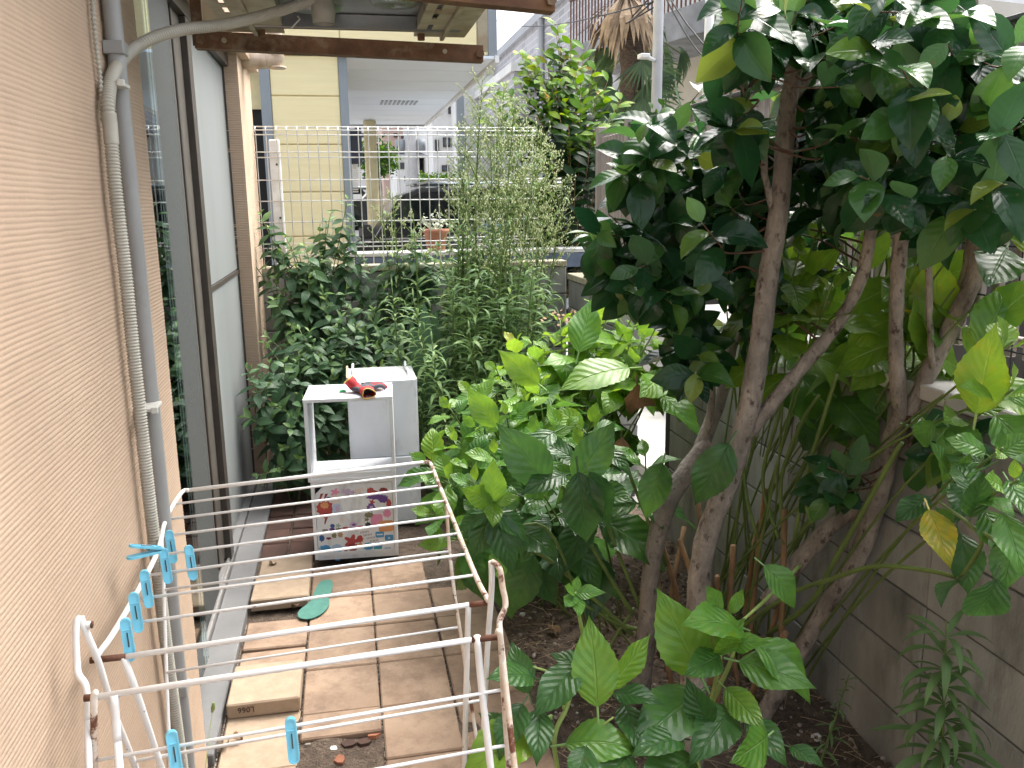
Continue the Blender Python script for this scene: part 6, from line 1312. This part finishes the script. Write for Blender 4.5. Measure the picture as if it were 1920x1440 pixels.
# ------------------------------------------------------------------ street beyond
bb = thing('brick_apartment', 'tall apartment block faced in grey brick tiles beyond the laurel', 'building', (7, 28, 0))
MB().box(6.0, 14, 18.5, 40, -.1, 6.8).obj('wall', M['brick_far'], bb)
MB().box(5.85, 14.2, 18.3, 40.2, 6.802, 7.05).obj('parapet', M['grey_wall'], bb)
MB().box(5.2, 5.998, 26.5, 41, 5.5, 5.75).obj('canopy', M['white_wall'], bb)
MB().box(5.3, 5.998, 26.6, 40.9, 4.2, 5.49).obj('bay', M['brick_far'], bb)
for yy, zz in ((20.5, 4.4), (23.5, 4.4), (31, 3.2), (35, 3.2)):
    fr_ = MB().box(5.94, 5.997, yy, yy+1.3, zz, zz+1.3).obj('window', M['dark_frame'], bb); MB().box(5.92, 5.938, yy+.06, yy+.62, zz+.06, zz+1.24).obj('pane', M['window_glass'], fr_); MB().box(5.92, 5.938, yy+.68, yy+1.24, zz+.06, zz+1.24).obj('pane', M['window_glass'], fr_)
MB().tube([(5.9, 25.6, 0), (5.9, 25.6, 6.8)], .09, 8).obj('downpipe', M['grey_wall'], bb)
gb = thing('gallery_building', 'cream building with an outdoor gallery and rusty railings behind the palm', 'building', (7, 14, 0))
E0, E1 = Vector((4.95, 18.6, 0)), Vector((6.6, 11.3, 0)); du = (E1-E0).normalized(); dv = Vector((-du.y, du.x, 0))
if dv.x < 0: dv = -dv
GM = Matrix((du, dv, UP)).transposed().to_4x4(); GM.translation = E0; GL = (E1-E0).length
MB().box(0, GL+.3, -.02, 1.3, 4.35, 4.62, GM).obj('gallery_slab', M['slab'], gb)
MB().box(0, GL+.3, -.04, -.021, 4.36, 4.85, GM).obj('slab_edge', M['slab'], gb)
MB().box(-.5, GL+.6, 1.3, 6, -.1, 4.349, GM).obj('wall', M['beige_wall'], gb)
MB().box(-.5, GL+.6, 1.31, 6, 4.351, 9, GM).obj('wall', M['white_wall'], gb)
for k in range(int((GL+.3)/.13)): MB().box(k*.13, k*.13+.025, -.03, -.005, 4.86, 5.75, GM).obj('baluster', M['railing'], gb)
MB().box(0, GL+.3, -.045, .01, 5.752, 5.80, GM).obj('handrail', M['railing'], gb)
for k in range(4):
    u = 1.0+k*2.3; fr_ = MB().box(u, u+.9, 1.25, 1.298, .9, 3.0, GM).obj('door', M['grey_wall'], gb); MB().box(u+.7, u+.75, 1.2, 1.249, 1.8, 1.9, GM).obj('handle', M['silver'], fr_)
tc_ = onY(1372, 110, 11.6); col_ = MB()
for k in range(30):
    for j in range(4): o = MB().box(tc_.x-.2+j*.1+.004, tc_.x-.2+j*.1+.096, 11.58, 11.6, 1.6+k*.1+.004, 1.6+k*.1+.096).obj('tile', M['brown_tile'], gb)
MB().box(tc_.x-.198, tc_.x+.198, 11.601, 11.9, -.1, 4.6).obj('pillar', M['mortar'], gb)
px_ = onY(1328, 100, 11.0); MB().tube([(px_.x, 11.0, -.1), (px_.x, 11.0, 6)], .06, 10).obj('downpipe', M['white_wall'], gb, True)
# palm
pm_ = thing('palm_tree', 'fan palm with a skirt of dead fronds hanging round its fibrous trunk', 'palm tree', (4.9, 13.6, 0))
P = smooth_path([Vector((4.93, 13.6, -.05)), onY(1184, 240, 13.6), onY(1186, 130, 13.6), onY(1178, 20, 13.6), onY(1176, -60, 13.6)], 10)
R_ = [.19*(1+.06*math.sin(i*2.1)) for i in range(len(P))]; MB().tube(P, R_, 12).obj('trunk', M['palm_bark'], pm_, True)
r = random.Random(6); topz = P[-1].z; hub = Vector((P[-1].x, P[-1].y, 0))
for k in range(60):
    a = r.uniform(0, 6.28); z0_ = onY(1180, r.uniform(-10, 30), 13.6).z; l = r.uniform(.5, .95); o = Vector((hub.x+.15*math.cos(a), 13.6+.15*math.sin(a), z0_)); e = o+Vector((math.cos(a)*.5, math.sin(a)*.5, -l)); s_ = Vector((-math.sin(a), math.cos(a), 0))*.05
    MB().add([o, o.lerp(e, .5)+Vector((math.cos(a)*.12, math.sin(a)*.12, 0))-s_, e, o.lerp(e, .5)+Vector((math.cos(a)*.12, math.sin(a)*.12, 0))+s_], [(0, 1, 2, 3)]).obj('dead_frond', M['palm_dead'], pm_)
BLADE = leaf_mesh('fan_blade', 'palm_leaf', .7, .045, 6, .4, .8, .3, .8, 0, 0, 0, 1)
for k, (x, y, Y) in enumerate(((1130, 150, 13.9), (1150, 190, 13.4), (1215, 130, 13.2), (1230, 170, 13.3), (1220, 200, 13.2), (1250, 110, 13.8), (1130, 110, 13.9), (1255, 150, 13.6), (1110, 170, 14.1), (1240, 60, 13.9), (1145, 220, 13.4), (1290, 110, 14.2))):
    c = onY(x, y, Y); hubp = Vector((P[-1].x, 13.6, c.z+.5)); st = (c-hubp).normalized(); items = []
    for j in range(16):
        a = -1.3+2.6*j/15; d = st.copy(); ax = Vector((0, -1, .3)).normalized(); d.rotate(Matrix.Rotation(a, 3, ax)); items.append((BLADE, frame(c-st*.2, d, ax, r.uniform(.8, 1.1)), r.uniform(.1, .9)))
    o = join_blades('frond', items, pm_); del o['kind']; MB().tube([hubp, c-st*.2], .012, 5).obj('frond_stalk', M['stem_green'], pm_)
# pole, lamp, wires
c = onY(1233, 100, 10.6); up_ = thing('utility_pole', 'pale concrete utility pole with a street lamp right of the palm', 'utility pole', (c.x, 10.6, 0))
MB().tube([(c.x-.0, 10.6, -.1), (c.x+.0, 10.6, 7)], [.075, .055], 14).obj('pole', M['pole'], up_, True)
l0 = onY(1228, 113, 10.55); l1 = onY(1210, 106, 10.55); MB().tube([l0, l1], [.02, .03], 8).obj('lamp_arm', M['white_wall'], up_, True); MB().box(l1.x-.09, l1.x+.03, 10.45, 10.6, l1.z-.03, l1.z+.025, bev=.01).obj('lamp_head', M['white_wall'], up_)
cw_ = thing('overhead_cables', 'black overhead cables running from the pole past the palm', 'cable', (6, 20, 6))
for (xa, ya, Ya), (xb, yb, Yb) in [((1233, -20, 10.6), (1060, 120, 40)), ((1233, -5, 10.6), (1020, 140, 42)), ((1233, 10, 10.6), (1000, 100, 42)), ((1240, 0, 10.6), (900, 26, 30)), ((1240, -20, 10.6), (1450, 150, 8)), ((1240, -30, 10.6), (1480, 130, 8)), ((1150, -20, 25), (1010, 150, 40)), ((860, 210, 45), (1000, 130, 40)), ((780, 290, 45), (880, 190, 42)), ((780, 300, 45), (890, 230, 42))]:
    a, b_ = onY(xa, ya, Ya), onY(xb, yb, Yb); P = [a.lerp(b_, t_/8)-Vector((0, 0, .35*math.sin(math.pi*t_/8))) for t_ in range(9)]; MB().tube(P, .011, 5).obj('cable', M['cable'], cw_, True)
# middle distance street
def block(name, label, x0, y0, x1, y1, Y, D, mt, wins, roof=None):
    a, b_ = onY(x0, y0, Y), onY(x1, y1, Y); t_ = thing(name, label, 'building', ((a.x+b_.x)/2, Y, 0))
    MB().box(a.x, b_.x, Y, Y+D, -.2, a.z).obj('wall', M[mt], t_)
    for wx, wy, ww_, wh in wins:
        p = onY(wx, wy, Y); q_ = onY(wx+ww_, wy+wh, Y); fr_ = MB().box(p.x, q_.x, Y-.08, Y-.002, q_.z, p.z).obj('window', M['dark_frame'], t_); MB().box(p.x+.06, q_.x-.06, Y-.1, Y-.081, q_.z+.06, p.z-.06).obj('pane', M['window_glass'], fr_)
    if roof == 'gable':
        mx = (a.x+b_.x)/2; MM = Matrix(((1, 0, 0, 0), (0, 0, 1, Y-.3), (0, 1, 0, a.z+.002), (0, 0, 0, 1))); MB().prism([(a.x-.4, 0), (b_.x+.4, 0), (mx, (b_.x-a.x)*.28)], 0, D+.6, MM).obj('roof', M['roof_dark'], t_)
    elif roof: MB().box(a.x-.2, b_.x+.2, Y-.2, Y+D+.2, a.z+.002, a.z+.3).obj('parapet', M[roof], t_)
block('pink_building', 'pink apartment block in the distance beyond the parked car', 715, 225, 762, 420, 48, 10, 'pink_wall', [(738, 250, 8, 8), (752, 252, 6, 8), (725, 300, 9, 8), (745, 300, 8, 8), (735, 330, 8, 8)], 'white_wall')
block('small_house', 'small pale house with a dark pitched roof in the distance', 742, 292, 790, 420, 42, 8, 'white_wall', [(750, 305, 8, 12), (766, 300, 10, 12), (758, 330, 8, 10)], 'gable')
block('lilac_building', 'lilac grey block in the middle distance left of the street', 760, 225, 812, 420, 58, 10, 'lilac_wall', [(775, 250, 10, 10), (792, 250, 10, 10), (775, 280, 10, 10), (795, 282, 10, 10)], 'grey_wall')
block('grey_building', 'pale grey building with stacked windows at the end of the mesh fence', 808, 150, 872, 420, 38, 10, 'white_wall', [(815, 262, 8, 22), (830, 258, 14, 18), (846, 258, 10, 18), (818, 200, 10, 14), (840, 200, 12, 14), (828, 310, 14, 12)], 'grey_wall')
block('white_tower', 'tall white building edge with a dark pillar behind the tall weeds', 868, 130, 950, 420, 34, 8, 'white_wall', [(905, 165, 10, 22), (920, 200, 10, 18), (905, 240, 10, 18), (925, 270, 10, 18)], 'grey_wall')
MBp = thing('street_pillar', 'dark grey pillar between the distant pale buildings', 'pillar', onY(866, 380, 33.5)); c = onY(866, 380, 33.5); MB().box(c.x-.14, c.x+.14, 33.3, 33.6, -.1, 7).obj('shaft', M['grey_trim'], MBp)
block('far_white_block', 'white balconied block glimpsed under the soffit behind the column', 655, 228, 718, 420, 62, 8, 'white_wall', [(665, 240, 12, 6), (685, 240, 14, 6), (660, 250, 50, 8)], 'white_wall')
c = onY(772, 340, 30); p2 = thing('utility_pole', 'thick distant utility pole with a transformer seen over the parked car', 'utility pole', (c.x, 30, 0))
MB().tube([(c.x, 30, -.1), (c.x, 30, 7.5)], [.24, .19], 12).obj('pole', M['pole'], p2, True)
for dx in (-.35, .35): MB().tube([(c.x+dx, 30, onY(772, 282, 30).z), (c.x+dx, 30, onY(772, 262, 30).z)], .16, 10).obj('transformer', M['grey_trim'], p2, True)
MB().box(c.x-.6, c.x+.6, 29.9, 30.1, onY(772, 290, 30).z-.05, onY(772, 290, 30).z).obj('crossarm', M['pole'], p2)
lo = thing('garden_wall', 'pale low wall with greenery at the end of the street', 'wall', onY(845, 340, 32)); a, b_ = onY(822, 333, 32), onY(900, 350, 32); MB().box(a.x, b_.x+.5, 32, 32.2, -.1, a.z).obj('wall', M['beige_wall'], lo)
# street trees
def far_tree(label, px, py0, py1, Y, w, seed, n_, t0=.45):
    r = random.Random(seed); a = onY(px, py0, Y); b_ = onY(px, py1, Y); root = thing('street_tree', label, 'tree', (a.x, Y, -.1), 'street trees'); items = []
    for k in range(n_):
        d = rv(r); d.normalize(); q_ = r.random()**.5*(.75+.35*noise.noise(d*2.2+Vector((seed, 0, 0)))); c = Vector((a.x, Y, (a.z+b_.z)/2))+Vector((d.x*w*q_, d.y*w*q_, d.z*(a.z-b_.z)/2*q_)); items.append((LAU[0], frame(c, rv(r), rv(r)+UP, r.uniform(1.0, 1.7)), max(0, min(1, r.gauss(t0, .15)))))
    o = join_blades('crown', items, root); del o['kind']
    MB().tube([(a.x, Y, -.1), (a.x+.05, Y, b_.z), (a.x, Y, (a.z+b_.z)/2)], [.12, .09, .04], 8).obj('trunk', M['bark'], root, True)
far_tree('small street tree right of the yellow column', 702, 245, 352, 22, .75, 3, 1400)
far_tree('low round green bush at the end of the street', 790, 318, 350, 31, .8, 4, 350, .6)
far_tree('low green bush beside the pale garden wall', 830, 318, 350, 31, 1.0, 5, 350, .6)
far_tree('leafy green tree beyond the gallery seen through the camellia', 1265, 190, 330, 9.5, .8, 9, 900, .4)
wb = thing('white_house', 'white rendered house beyond the dark shed at the right', 'house', (9, 6, 0)); MB().box(8.5, 14, .5, 10.2, -.1, 3.1).obj('wall', M['white_wall'], wb); MB().box(8.2, 14.2, .2, 10.5, 3.102, 3.25).obj('roof', M['roof_dark'], wb)
for yy in (2, 5, 8): f_ = MB().box(8.44, 8.498, yy, yy+1.2, 1.2, 2.4).obj('window', M['dark_frame'], wb); MB().box(8.42, 8.438, yy+.06, yy+1.14, 1.26, 2.34).obj('pane', M['window_glass'], f_)
